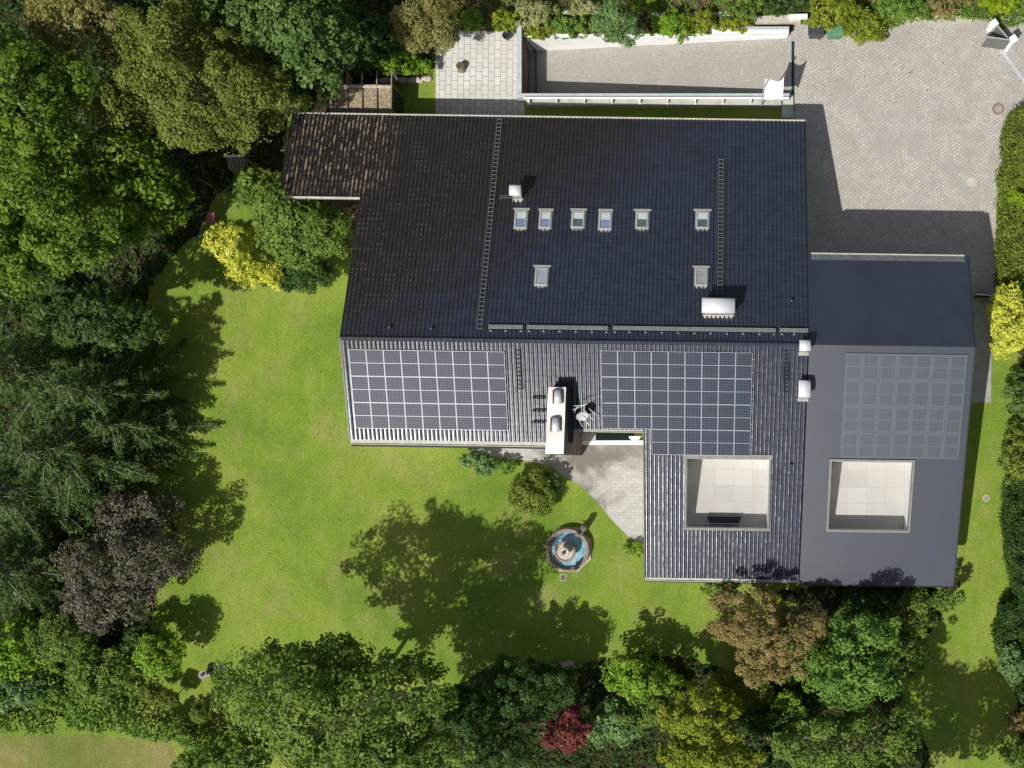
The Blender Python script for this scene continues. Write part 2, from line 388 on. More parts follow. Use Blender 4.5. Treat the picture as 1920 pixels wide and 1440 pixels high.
def curve_limb(mb, a, b, r0, r1, seed, n=5, sag=.12):
    rn = random.Random(seed); a = Vector(a); b = Vector(b); L_ = (b-a).length; pts = []
    for i in range(n+1):
        k = i/n; p = a.lerp(b,k); p += Vector((rn.uniform(-1,1),rn.uniform(-1,1),rn.uniform(-.3,1)))*(L_*.05*(1 if 0<i<n else 0)); p.z += sag*L_*sin(pi*k)*.5; pts.append(p)
    for i in range(n): mb.tube(pts[i], pts[i+1], r0+(r1-r0)*i/n, r0+(r1-r0)*(i+1)/n, 6, cap=False)

SEED = [100]
def leafy(name, px, py, rx, ry, ztop, pal, label, cat='tree', dens=1.0, leaf=.19, zr=None, nclump=None, clr=.27, bark='bark', limbs=10, lobes=.16, flat=.6, asp=1.7, group=None):
    SEED[0] += 1; sd_ = SEED[0]; rng = np.random.default_rng(sd_)
    # first guess of crown half height
    wr = .5*(rx+ry)*(H-ztop*.75)/F
    rz = max(zr or 0, min(wr*.9, ztop*.46))
    zc = max(ztop-rz, rz*.5)
    k = (H-zc)/F; RX, RY = rx*k, ry*k; g = P(px, py, zc)
    base = (g[0], g[1], 0.0)
    root = thing(name, base, label, cat, group)
    area = pi*RX*RY*(1+.5*rz/max(RX,RY))
    nleaf = int(min(120000, dens*4.2*area/(leaf*leaf*.55)))
    ncl = nclump or int(max(14, min(220, 18*area**.5)))
    Pt, Nn, rn, Cc = crown_points(rng, (RX*.86, RY*.86, rz*.9), nleaf, ncl, clr, flat, lobes)
    C = Pt+np.array([g[0],g[1],zc]); C[:,2] = np.maximum(C[:,2], .12)
    V = quads(C, Nn, leaf, rng, asp)
    base = tuple(Vector(base).lerp(Vector(P(px,py,0)), .4)); root.location = base; ROOT[root.name] = base
    tb = MB(); tr = min(.2, max(.04, .018*ztop))
    top = (g[0]+rng.uniform(-.3,.3), g[1]+rng.uniform(-.3,.3), zc+rz*.45)
    curve_limb(tb, base, top, tr, tr*.35, sd_, 6, 0)
    for i in range(min(limbs, len(Cc))):
        q = Cc[i]*1.0; st = Vector(base).lerp(Vector(top), rng.uniform(.45,.9))
        curve_limb(tb, st, (g[0]+q[0], g[1]+q[1], zc+q[2]), tr*.42, tr*.07, sd_*31+i, 5)
    np_mesh('crown', V, 4, L[pal], root, (g[0],g[1],zc), rn)
    build('trunk', tb, M[bark], root)
    return root

def conifer(name, px, py, r, ztop, pal, label, cat='conifer tree', dens=1.0, zc=None, tilt=-.18, leaf=.13, nb=None):
    """whorled branches with flat sprays of needled twigs; px,py is the apparent place of the crown at zc"""
    SEED[0] += 1; rng = np.random.default_rng(SEED[0])
    zc = ztop*.45 if zc is None else zc
    g = P(px, py, zc); R = r*(H-zc)/F; base = (g[0], g[1], 0)
    root = thing(name, base, label, cat)
    Vs = []; Rn = []; tb = MB(); tb.tube(base, (g[0],g[1],ztop*.98), .03*ztop*.7, .02, 8)
    z0 = ztop*.10; lev = int(ztop*1.45); 
    for li in range(lev):
        f = li/(lev-1); z = z0+(ztop*.97-z0)*f; Lb = R*(1-f)**.8*(1+.0*f)+.25
        m_ = max(5, int(6.6*(1-.3*f))); th0 = rng.uniform(0,6)
        for bi in range(m_):
            th = th0+2*pi*bi/m_+rng.normal()*.16; LL = Lb*rng.uniform(.62,1.2)
            dx, dy = cos(th), sin(th)
            ns = max(4, int(LL/.16)); s = np.linspace(.12,1,ns)*LL
            zz = z+tilt*s*(1-.5*f)+.10*(s/LL)**2*LL*.8
            c0 = np.stack([g[0]+dx*s, g[1]+dy*s, zz], 1)
            if rng.uniform() < .8: tb.tube((g[0],g[1],z), tuple(c0[int(ns*.85)]+np.array([0,0,.05])), .045, .012, 4, cap=False)
            for side in (-1,1):
                tw = (.25*(LL-s)+.14)*rng.uniform(.6,1.25,ns)
                a2 = th+side*radians(52); tx, ty = cos(a2), sin(a2)
                nn = max(1,int(round(2.6*dens)))
                for q in range(nn):
                    k = (q+.6)/nn
                    cc = c0+np.stack([tx*tw*k, ty*tw*k, -.12*tw*k+rng.normal(size=ns)*.05],1)
                    ax = np.tile([tx,ty,-.1],(ns,1))+rng.normal(size=(ns,3))*.22
                    nr = np.tile([0,0,1.0],(ns,1))+rng.normal(size=(ns,3))*.42; nr /= np.linalg.norm(nr,axis=1,keepdims=True)
                    Vs.append(quads(cc, nr, leaf*1.15+tw*.2/nn, rng, 3.2, ax)); Rn.append(rng.uniform(0,1,ns)*.7+.3*k)
            ax = np.tile([dx,dy,-.1],(ns,1))+rng.normal(size=(ns,3))*.2
            nr = np.tile([0,0,1.0],(ns,1))+rng.normal(size=(ns,3))*.4; nr /= np.linalg.norm(nr,axis=1,keepdims=True)
            Vs.append(quads(c0, nr, leaf*1.5, rng, 2.2, ax)); Rn.append(rng.uniform(.2,1,ns))
    np_mesh('crown', np.concatenate(Vs), 4, L[pal], root, (g[0],g[1],zc), np.concatenate(Rn))
    build('trunk', tb, M['palebark'], root)
    return root

def poly_pts(poly, n, rng):
    """n random points in polygon (world xy)"""
    q = np.array(poly); lo, hi = q.min(0), q.max(0); out = []
    tot = 0
    while tot < n:
        c = rng.uniform(lo, hi, (n*2,2)); ins = np.zeros(len(c), bool); j = len(q)-1
        for i in range(len(q)):
            yi, yj, xi, xj = q[i,1], q[j,1], q[i,0], q[j,0]
            cond = ((yi > c[:,1]) != (yj > c[:,1])) & (c[:,0] < (xj-xi)*(c[:,1]-yi)/(yj-yi+1e-12)+xi)
            ins ^= cond; j = i
        out.append(c[ins]); tot += ins.sum()
    return np.concatenate(out)[:n]
def parea(poly):
    n = len(poly); return abs(sum(poly[i][0]*poly[(i+1)%n][1]-poly[(i+1)%n][0]*poly[i][1] for i in range(n)))/2
def cover(name, pxpoly, z0, z1, pal, label, cat, dens=2.0, leaf=.2, kind='stuff', parent=None, zfn=None):
    SEED[0] += 1; rng = np.random.default_rng(SEED[0])
    zm = (z0+z1)/2; poly = [P(x,y,zm)[:2] for x,y in pxpoly]; A = parea(poly)
    n = int(A*dens/(leaf*leaf*.55)); xy = poly_pts(poly, n, rng)
    # lumpy surface height
    hgt = z0+(z1-z0)*np.clip(.5+.28*np.sin(xy[:,0]*1.9+1.3*np.sin(xy[:,1]*1.4))+.28*np.sin(xy[:,1]*2.3+xy[:,0]*.7)+.18*np.sin(xy[:,0]*4.7+xy[:,1]*3.9),0,1)
    z = hgt*rng.uniform(.45,1.0,n)**.5
    N = rng.normal(size=(n,3))*.55+np.array([0,0,.9]); N /= np.linalg.norm(N,axis=1,keepdims=True)
    V = quads(np.column_stack([xy,np.maximum(z,min(.05,z1))]), N, leaf, rng, 1.6)
    c = xy.mean(0); o = np_mesh(name, V, 4, L[pal], parent, (c[0],c[1],0), rng.uniform(0,1,n))
    if parent is None: tag(o, label, cat, kind=kind)
    return o
def hedge(name, pxpoly, h, pal, label, cat='hedge', dens=1.0, leaf=.15):
    """clipped hedge: leaves on top and sides of an extruded outline, woody stems inside"""
    SEED[0] += 1; rng = np.random.default_rng(SEED[0])
    poly = [P(x,y,h*.8)[:2] for x,y in pxpoly]; A = parea(poly); c = np.mean(poly,axis=0)
    root = thing(name, (c[0],c[1],0), label, cat)
    n = int(A*3.4*dens/(leaf*leaf*.55)); xy = poly_pts(poly, n, rng)
    z = h*(.88+.10*np.sin(xy[:,0]*3.1+xy[:,1]*1.7)+.09*np.sin(xy[:,1]*4.3-xy[:,0]*2.2))*rng.uniform(.6,1,n)**.35
    N = rng.normal(size=(n,3))*.5+np.array([0,0,.9]); N /= np.linalg.norm(N,axis=1,keepdims=True)
    V = [quads(np.column_stack([xy,z]), N, leaf, rng, 1.6)]; R_ = [rng.uniform(0,1,n)]
    m_ = len(poly)
    for i in range(m_):
        a = np.array(poly[i]); b_ = np.array(poly[(i+1)%m_]); ln = np.linalg.norm(b_-a)
        if ln < .05: continue
        k = int(ln*h*2.2*dens/(leaf*leaf*.55)); tt = rng.uniform(0,1,k)
        q = a+(b_-a)*tt[:,None]; nr = np.array([b_[1]-a[1],-(b_[0]-a[0])])/ln
        if np.dot(nr, c-(a+b_)/2) > 0: nr = -nr
        zz = rng.uniform(.08,.97,k)*h; q = q+nr*(rng.normal(size=(k,1))*.12+.05*np.sin(zz*3+tt*ln*2)[:,None])
        N = np.tile([nr[0],nr[1],.6],(k,1))+rng.normal(size=(k,3))*.5; N /= np.linalg.norm(N,axis=1,keepdims=True)
        V.append(quads(np.column_stack([q,zz]), N, leaf, rng, 1.6)); R_.append(rng.uniform(0,1,k))
    np_mesh('foliage', np.concatenate(V), 4, L[pal], root, (c[0],c[1],0), np.concatenate(R_))
    sb = MB(); 
    for x, y in poly_pts(poly, max(4,int(A*.6)), rng): sb.tube((x,y,0),(x+rng.normal()*.1,y+rng.normal()*.1,h*.8),.035,.012,5)
    build('stem', sb, M['bark'], root)
    return root

# ------------------------------------------------------------------ ground
def sheet(name, pxpoly, z, mat, kind='structure', label=None, cat=None, holes=None):
    if name in ('planting_bed','field_track','dirt_path'):
        rn = random.Random(len(pxpoly)); q = []
        for i, a in enumerate(pxpoly):
            b_ = pxpoly[(i+1)%len(pxpoly)]; d = math.hypot(b_[0]-a[0], b_[1]-a[1]); n = max(1, int(d/7))
            for k in range(n): q.append((a[0]+(b_[0]-a[0])*k/n+rn.gauss(0,2.6), a[1]+(b_[1]-a[1])*k/n+rn.gauss(0,2.6)))
        pxpoly = q
    pts = [P(x,y,z) for x,y in pxpoly]; mb = MB(); mb.add(pts, [tuple(range(len(pts)))])
    o = build(name, mb, mat)
    # make sure it faces up
    if o.data.polygons[0].normal.z < 0: o.data.flip_normals()
    return tag(o, label, cat, kind=kind)
RX0, RX1, RY0, RY1 = -13.3, 5.04, 25.85, 30.0     # the sunken ramp
gx = [-300, RX0, RX1, 300]; gy = [-300, RY0, RY1, 300]; gm = MB()
for i in range(3):
    for j in range(3):
        if i == 1 and j == 1: continue
        gm.add([(gx[i],gy[j],0),(gx[i+1],gy[j],0),(gx[i+1],gy[j+1],0),(gx[i],gy[j+1],0)], [(0,1,2,3)])
tag(build('lawn', gm, M['lawn']), kind='structure')
rm = MB(); rm.add([(RX0,RY0,-2.2),(RX1,RY0,-.004),(RX1,RY1,-.004),(RX0,RY1,-2.2)], [(0,1,2,3)])
tag(build('ramp', rm, M['ramp']), kind='structure')
dw = [(1481,55),(1500,45),(1560,52),(1640,42),(1700,38),(1850,34),(1935,28),(1935,196),(1915,205),(1892,232),(1884,262),(1880,300),(1872,335),(1872,370),(1867,400),(1871,470),(1870,545),(1862,562),(1500,562),(1486,225),(1486,195),(1479,182),(1475.5,182),(1475.5,73)]
sheet('driveway', dw, .004, M['driveway'])
sheet('entrance_patio', [(817,57),(975,60),(984,190),(984,222),(817,222)], .006, M['slabs'])
sheet('side_path', [(1790,562),(1860,566),(1858,755),(1800,755)], .008, M['path'])
sheet('terrace', [(880,838),(930,833),(1026,838),(1070,825),(1215,825),(1215,1034),(1205,1030),(1180,1008),(1150,978),(1118,940),(1085,908),(1060,895),(1030,872),(975,862),(930,858),(900,850)], .008, M['terrace'])
sheet('field_track', [(-60,1380),(60,1378),(200,1380),(300,1388),(330,1400),(320,1500),(-60,1500)], .004, M['field'])
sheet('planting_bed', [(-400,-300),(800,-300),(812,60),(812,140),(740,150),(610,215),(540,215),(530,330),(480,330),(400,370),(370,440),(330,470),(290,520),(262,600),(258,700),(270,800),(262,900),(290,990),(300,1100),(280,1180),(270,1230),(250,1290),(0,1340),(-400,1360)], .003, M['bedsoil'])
sheet('planting_bed', [(812,-200),(2200,-200),(2200,30),(1700,40),(1500,40),(1481,62),(986,68),(975,58),(815,55)], .002, M['soil'])
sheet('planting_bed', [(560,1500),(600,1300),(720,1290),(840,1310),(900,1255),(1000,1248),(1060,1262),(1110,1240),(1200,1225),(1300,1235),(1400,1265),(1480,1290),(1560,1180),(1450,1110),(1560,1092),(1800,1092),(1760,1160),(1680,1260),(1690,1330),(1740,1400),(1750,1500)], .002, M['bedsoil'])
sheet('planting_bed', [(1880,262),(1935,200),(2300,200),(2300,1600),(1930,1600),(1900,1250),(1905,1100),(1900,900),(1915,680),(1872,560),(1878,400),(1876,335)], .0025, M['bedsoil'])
sheet('dirt_path', [(600,366),(690,366),(672,485),(640,470),(600,440),(580,400)], .004, M['dirt'])

# ------------------------------------------------------------------ ramp walls and rail
t_ = thing('retaining_wall', (0,29.9,0), 'white retaining wall along the planted side of the sunken ramp', 'wall')
mb = MB(); mb.hexa([(RX0-.2,RY1,-2.5),(RX1-.0,RY1,-.2),(RX1-.0,RY1+.25,-.2),(RX0-.2,RY1+.25,-2.5)], [(RX0-.2,RY1,.12),(RX1,RY1,.12),(RX1,RY1+.25,.12),(RX0-.2,RY1+.25,.12)])
build('wall_body', mb, M['white'], t_)
mb = MB(); mb.box((2.45,RY1+.22,.45),(5.3,.36,.5)); build('parapet', mb, M['white'], t_)
mb = MB(); mb.box((2.45,RY1+.36,.74),(5.34,.2,.06)); build('coping', mb, M['greybeam'], t_)
t_ = thing('retaining_wall', (0,25.9,0), 'grey topped retaining wall with white rail between ramp and grass strip', 'wall')
mb = MB(); mb.hexa([(RX0-.3,RY0-.3,-2.5),(RX1+.1,RY0-.3,-.3),(RX1+.1,RY0,-.3),(RX0-.3,RY0,-2.5)], [(RX0-.3,RY0-.3,.8),(RX1+.1,RY0-.3,.8),(RX1+.1,RY0,.8),(RX0-.3,RY0,.8)])
build('wall_body', mb, M['greybeam'], t_)
mb = MB(); mb.box((-4.0,RY0-.38,.95),(18.2,.13,.1)); build('rail', mb, M['white'], t_)
mb = MB(); mb.box((-4.2,RY0-.5,.27),(17.6,.38,.54)); build('footing', mb, M['concrete'], t_)
for i in range(9):
    mb = MB(); x = P(994+51.7*i,190,.4)[0]; mb.box((x,RY0-.5,.72),(.07,.26,.36)); mb.box((x,RY0-.62,.57),(.12,.12,.06)); build('rail_post', mb, M['white'], t_)
t_ = thing('retaining_wall', (-13.3,28,0), 'short blue grey retaining wall closing the low end of the ramp', 'wall')
mb = MB(); mb.box((RX0-.17,28.2,-.8),(.34,5.2,3.0)); build('wall_body', mb, M['greybeam'], t_)
mb = MB(); mb.box((RX0+.03,27.95,-.85),(.06,4.0,2.5)); build('brick_face', mb, M['brown'], t_)
mb = MB(); mb.tube((RX0+.5,RY0+.05,-2.08),(RX0+.5,RY1-.02,-2.08),.04); mb.tube((RX0+.1,RY1-.06,.1),(RX0+.5,RY1-.06,-2.08),.04); tag(build('drain_pipe', mb, M['dark'], None, (RX0+.5,28,0)), 'thin dark pipe running along the low end of the ramp', 'pipe')
o = MB(); c = P(1484.5,130); o.box((c[0]+.08,c[1],.008),(.2,3.9,.02)); tag(build('drainage_channel', o, M['teal'], None, c), 'dark teal drainage channel crossing the top of the ramp', 'drain')
o = MB(); a = Vector(P(1876,92)); b_ = Vector(P(1925,160)); d_ = (b_-a); o.box(tuple((a+b_)/2+Vector((0,0,.01))), (d_.length,.22,.02), math.atan2(d_.y,d_.x)); tag(build('drainage_channel', o, M['greybeam'], None, tuple(a)), 'pale grey drainage channel running diagonally from the white gate pillar', 'drain')
o = MB(); c = P(1476,200); o.box((c[0],c[1]-.05,.12),(.8,1.6,.24)); tag(build('concrete_block', o, M['concrete'], None, c), 'pale concrete slab at the end of the grass strip beside the flag', 'slab')
# upper bed edging
t_ = thing('garden_wall', P(1455,42), 'low beige stone wall above the ramp with a dark step', 'wall')
mb = MB(); a=P(1412,44); b_=P(1500,38); mb.box(((a[0]+b_[0])/2,(a[1]+b_[1])/2,.2),(3.3,.55,.4),.03); build('wall_body', mb, M['palestone'], t_)
mb = MB(); mb.box(((a[0]+b_[0])/2-.2,(a[1]+b_[1])/2-.5,.08),(2.7,.42,.16),.03); build('step', mb, M['dark'], t_)
mb = MB(); a=P(1496,33,.4); mb.box((a[0],a[1],.5),(1.3,.3,.25),.03); build('coping', mb, M['white'], t_)
t_ = MB(); a=P(1775,38); t_.box((a[0],a[1],.12),(3.4,.45,.3),.0); t_.box((a[0]-2.3,a[1]-.02,.1),(1.1,.4,.26),.05); tag(build('stone_kerb', t_, M['palestone'], None, a), 'pale stone kerb below the ivy at the top of the driveway', 'kerb')
t_ = MB(); a=P(1100,25); t_.box((a[0],a[1],.06),(3.2,.25,.18)); tag(build('bed_edging', t_, M['concrete'], None, a), 'short grey timber edging left of the blue green pine', 'edging')
t_ = MB(); t_.box((a[0]+7.3,a[1]-.1,.06),(5.5,.25,.18)); tag(build('bed_edging', t_, M['concrete'], None, (a[0]+7.3,a[1],0)), 'long grey timber edging right of the blue green pine', 'edging')

# ------------------------------------------------------------------ house frame of reference
RA = radians(-.85); UX, UY = cos(RA), sin(RA); NX, NY = -sin(RA), cos(RA)
ZR, TN, TS, V0 = 8.3, .33, .30, 7.7
def W(u, v, z): return (u*UX+v*NX, u*UY+v*NY, z)
def zroof(v): return ZR-TN*(v-V0) if v > V0 else ZR+TS*(v-V0)
def RP(px, py, off=0.0):
    """pixel -> (u,v) on the roof surface raised by off"""
    a = (px-CX)/F; b_ = (CY-py)/F; c = a*NX+b_*NY; HH = H-ZR-off
    v = c*(HH-TN*V0)/(1-c*TN)
    if v < V0: v = c*(HH+TS*V0)/(1+c*TS)
    D = H-(zroof(v)+off); return (a*D*UX+b_*D*UY, v)
TW, TR_ = .267, .345
PROF = [(0,.006),(.08,-.002),(.42,.0),(.50,.010),(.57,.040),(.65,.056),(.76,.060),(.86,.050),(.94,.028)]
def tile_rect(u0, u1, va, vb, ref=V0):
    """quads of overlapping pantiles between u0..u1 and va..vb on one slope"""
    us = []; hs = []; pn = []
    k0 = int(math.floor(u0/TW))-1; k1 = int(math.ceil(u1/TW))+1
    for k in range(k0, k1):
        for f, h in PROF:
            u = (k+f)*TW
            if u0-1e-6 <= u <= u1+1e-6: us.append(u); hs.append(h); pn.append(1.0 if .05 < f < .5 else 0.0)
    us = np.array(us); hs = np.array(hs); pn = np.array(pn)
    north = va >= ref-1e-3; rows = []
    n = int(math.ceil(max(abs(va-ref), abs(vb-ref))/TR_))+1
    for r in range(n):
        a, b_ = r*TR_, (r+1)*TR_
        lo, hi = (va-ref, vb-ref) if north else (ref-vb, ref-va)
        a2, b2 = max(a, lo), min(b_, hi)
        if b2 <= a2+1e-4: continue
        s = 1 if north else -1
        rows.append((ref+s*a2, 0+.006*(a2-a)/TR_)); rows.append((ref+s*b2, .006*(b2-a)/TR_))
    vs = np.array([q[0] for q in rows]); ls = np.array([q[1] for q in rows])
    jit = RNG.normal(size=len(us)//len(PROF)+2)*.003
    U, Vv = np.meshgrid(us, vs); Hh = np.meshgrid(hs, ls); Z = np.vectorize(zroof)(vs)[:,None]+Hh[0]+Hh[1]+.02
    Z = Z+RNG.normal(size=Z.shape)*.0004
    X = U*UX+Vv*NX; Y = U*UY+Vv*NY
    V = np.stack([X,Y,Z],-1).reshape(-1,3); m_ = len(us); nr = len(vs)
    i, j = np.meshgrid(np.arange(nr-1), np.arange(m_-1), indexing='ij'); b0 = i*m_+j
    if north: Fq = np.stack([b0, b0+1, b0+m_+1, b0+m_], -1)
    else: Fq = np.stack([b0, b0+m_, b0+m_+1, b0+1], -1)
    PN = np.tile(pn, nr)
    return V, Fq.reshape(-1,4), PN
def slab(mb, u0, u1, va, vb, t0=-.16, t1=.012):
    vm = [va, vb]
    mb.hexa([W(u0,va,zroof(va)+t0),W(u1,va,zroof(va)+t0),W(u1,vb,zroof(vb)+t0),W(u0,vb,zroof(vb)+t0)],
            [W(u0,va,zroof(va)+t1),W(u1,va,zroof(va)+t1),W(u1,vb,zroof(vb)+t1),W(u0,vb,zroof(vb)+t1)])
uL = RP(640,636)[0]; uR = RP(1516,642)[0]; vN = RP(1000,221)[1]
uW = RP(527,352)[0]; vW = RP(600,368)[1]
vA = RP(800,826)[1]; uCh = RP(1075,800)[0]; vT = RP(1140,806)[1]; uT = RP(1209,900)[0]; vS = RP(1350,1085)[1]
uC0 = RP(1287,920)[0]; uC1 = RP(1441,920)[0]; vC1 = RP(1365,861)[1]; vC0 = RP(1365,990)[1]
eN = V0+.0
RECTS = [(uL,uR,V0,vN),(uW,uL,vW,vN),
         (uL,uCh,vA,V0),(uCh,uT,vT,V0),(uT,uC0,vS,V0),(uC0,uC1,vC1,V0),(uC0,uC1,vS,vC0),(uC1,uR,vS,V0)]
hb = W((uL+uR)/2, 6, 0)
house = thing('villa', hb, 'long white villa under black glazed tile roof with skylights and two solar fields', 'house')
Vs = []; Fs = []; Pn = []; off = 0
for r in RECTS:
    V, Fq, PN = tile_rect(*r); Vs.append(V); Fs.append(Fq+off); Pn.append(PN); off += len(V)
sb = MB()
for r in RECTS: slab(sb, *r)
Vs.append(np.array(sb.v)); Fs.append(np.array(sb.f)+off); Pn.append(np.zeros(len(sb.v)))
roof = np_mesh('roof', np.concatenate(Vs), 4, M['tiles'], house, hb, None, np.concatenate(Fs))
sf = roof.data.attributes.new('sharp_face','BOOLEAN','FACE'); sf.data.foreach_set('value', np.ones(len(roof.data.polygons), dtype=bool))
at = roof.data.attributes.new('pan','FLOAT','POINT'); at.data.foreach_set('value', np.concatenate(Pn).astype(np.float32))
def part(name, mb, mat, parent=house, smooth=False): return build(name, mb, M[mat] if isinstance(mat,str) else mat, parent, wloc(parent), smooth)
def rbox(mb, u0, u1, v0_, v1_, z0a, z1a, z0b=None, z1b=None):
    """box in house frame, a at v0_, b at v1_"""
    z0b = z0a if z0b is None else z0b; z1b = z1a if z1b is None else z1b
    return mb.hexa([W(u0,v0_,z0a),W(u1,v0_,z0a),W(u1,v1_,z0b),W(u0,v1_,z0b)],[W(u0,v0_,z1a),W(u1,v0_,z1a),W(u1,v1_,z1b),W(u0,v1_,z1b)])
def wall_window(parent, u0, u1, v, z0, z1):
    mb = MB(); rbox(mb, u0, u1, v-.03, v+.02, z0, z1); wdw = build('window', mb, M['blackglass'], parent, wloc(parent)); mb = MB()
    for a, b_, c, d in ((u0-.07,u0,z0-.07,z1+.07),(u1,u1+.07,z0-.07,z1+.07),(u0+.001,u1-.001,z1,z1+.07),(u0+.001,u1-.001,z0-.07,z0),((u0+u1)/2-.03,(u0+u1)/2+.03,z0+.001,z1-.001)): rbox(mb, a, b_, v-.06, v+.02, c, d)
    build('frame', mb, M['frame'], wdw, wloc(parent))
# ridge caps
mb = MB()
n = int((uR-uL)/.38)
for i in range(n):
    a = uL+(uR-uL)*i/n; b_ = uL+(uR-uL)*(i+1)/n+.03
    mb.tube(W(a,V0,ZR+.0), W(b_,V0,ZR+.01), .135, .155, 10)
part('ridge_cap', mb, 'tiles', smooth=False)
# walls
def wallbox(mb, u0, u1, va, vb, z0=-.05, d=.2):
    rbox(mb, u0, u1, va, vb, z0, zroof(va)-d, z0, zroof(vb)-d)
mb = MB(); wallbox(mb, uL+.5, uR-.15, V0, vN-.7); part('wall', mb, 'plaster')
mb = MB(); wallbox(mb, uW+.6, uL+.3, vW+2.9, vN-.72); part('wall', mb, 'plaster')
mb = MB(); wallbox(mb, uL+.5, uT-.1, vT+.35, V0-.003); part('wall', mb, 'plaster')
mb = MB(); zf = zroof(vC0)-1.15
wallbox(mb, uT+.4, uC0, vS+.6, V0-.004); wallbox(mb, uC1, uR-.15, vS+.6, V0-.004)
wallbox(mb, uC0+.002, uC1-.002, vC1, V0-.005); wallbox(mb, uC0+.002, uC1-.002, vS+.6, vC0)
part('wall', mb, 'plaster')
mb = MB(); rbox(mb, uC0+.004, uC1-.004, vC0+.004, vC1-.004, 0, zf); part('roof_terrace', mb, 'court')
for a in (1.6,5.0,8.6): wall_window(house, uL+a, uL+a+2.2, vT+.35, .25, 2.5)
for a in (1.2,4.6,7.6): wall_window(house, uT+a, uT+a+2.0, vS+.6, .3, 2.5)
# roof terrace kerb
mb = MB(); k = .11
rbox(mb, uC0-k-.12, uC1+k+.1, vC1, vC1+.30, zroof(vC1)+.0, zroof(vC1)+.12, zroof(vC1+.3), zroof(vC1+.3)+.12); part('terrace_kerb', mb, 'kerbdark')
mb = MB(); rbox(mb, uC0-k-.12, uC1+k+.06, vC0-.16, vC0, zroof(vC0-.16), zroof(vC0-.16)+.13, zroof(vC0), zroof(vC0)+.13); part('terrace_kerb', mb, 'kerbdark')
mb = MB(); rbox(mb, uC0-k, uC0, vC0, vC1, zroof(vC0), zroof(vC0)+.13, zroof(vC1), zroof(vC1)+.12); part('terrace_kerb', mb, 'kerbdark')
mb = MB(); rbox(mb, uC1, uC1+k, vC0, vC1, zroof(vC0), zroof(vC0)+.13, zroof(vC1), zroof(vC1)+.12); part('terrace_kerb', mb, 'kerbdark')
mb = MB(); rbox(mb, uC0+.05, uC1-.05, vC0+.22, vC0+.27, zf+.55, zf+.62); part('handrail', mb, 'greybeam')
tb_ = thing('bench', W((uC0+uC1)/2-.3, vC0+.6, zf), 'dark bench against the shaded south wall of the roof terrace', 'bench')
mb = MB(); mb.prism([W((uC0+uC1)/2-1.3,vC0+.74,0)[:2],W((uC0+uC1)/2+1.0,vC0+.74,0)[:2],W((uC0+uC1)/2+.7,vC0+.12,0)[:2],W((uC0+uC1)/2-1.1,vC0+.12,0)[:2]], zf+.22, zf+.30); build('seat', mb, M['dark'], tb_)
for du in (-1.0,.6):
    mb = MB(); rbox(mb, (uC0+uC1)/2+du, (uC0+uC1)/2+du+.08, vC0+.36, vC0+.58, zf, zf+.218); build('leg', mb, M['dark'], tb_)
# verge boards
def verge(u, va, vb, w=.09, h=.05):
    mb = MB(); rbox(mb, u-w/2, u+w/2, va, vb, zroof(va)-.18, zroof(va)+h, zroof(vb)-.18, zroof(vb)+h); part('verge', mb, 'dark')
verge(uL-.05, V0+.003, vW-.01); verge(uL-.05, vA, V0-.003); verge(uW-.05, vW, vN); verge(uT-.04, vS, vT); verge(uR+.02, V0+.003, vN)
# gutters: open half pipes
def gutter(u0, u1, v, z, mat, r=.085, dark=False, side=1):
    mb = MB(); n = 7; vs = []
    for u in (u0, u1):
        for rr in (r, r*.78):
            for i in range(n):
                a = pi+pi*i/(n-1); vs.append(W(u, v+rr*cos(a), z+rr*sin(a)*.9))
    fs = []
    def id_(e, s, i): return (e*2+s)*n+i
    for i in range(n-1):
        fs += [(id_(0,0,i),id_(0,0,i+1),id_(1,0,i+1),id_(1,0,i)),(id_(0,1,i+1),id_(0,1,i),id_(1,1,i),id_(1,1,i+1))]
        for e in (0,1): fs.append((id_(e,0,i),id_(e,1,i),id_(e,1,i+1),id_(e,0,i+1)))
    for i in (0,n-1): fs.append((id_(0,0,i),id_(1,0,i),id_(1,1,i),id_(0,1,i)))
    mb.add(vs, fs); return part('gutter', mb, mat)
gutter(uW, uR+.05, vN+.06, zroof(vN)-.0, 'cream')
gutter(uW, uL, vW-.08, zroof(vW)-.1, 'cream')
def fascia(u0, u1, v, z, mat, w=.30):
    mb = MB(); rbox(mb, u0, u1, v-w, v, z-.11, z-.06, z-.09, z-.03); rbox(mb, u0, u1, v-w-.05, v-w, z-.12, z+.015); part('gutter', mb, mat)
fascia(uL, RP(1024,820)[0], vA, zroof(vA)+.04, 'cream', .26)
fascia(uCh, uT, vT, zroof(vT)+.03, 'cream', .10)
fascia(uT, uR, vS, zroof(vS)+.04, 'cream', .17)
mb = MB(); rbox(mb, uL, RP(1024,820)[0], vA-.42, vA-.315, zroof(vA)-.3, zroof(vA)-.1); part('eave_board', mb, 'dark'); mb = MB(); rbox(mb, uT, uR, vS-.30, vS-.225, zroof(vS)-.3, zroof(vS)-.1); part('eave_board', mb, 'dark')

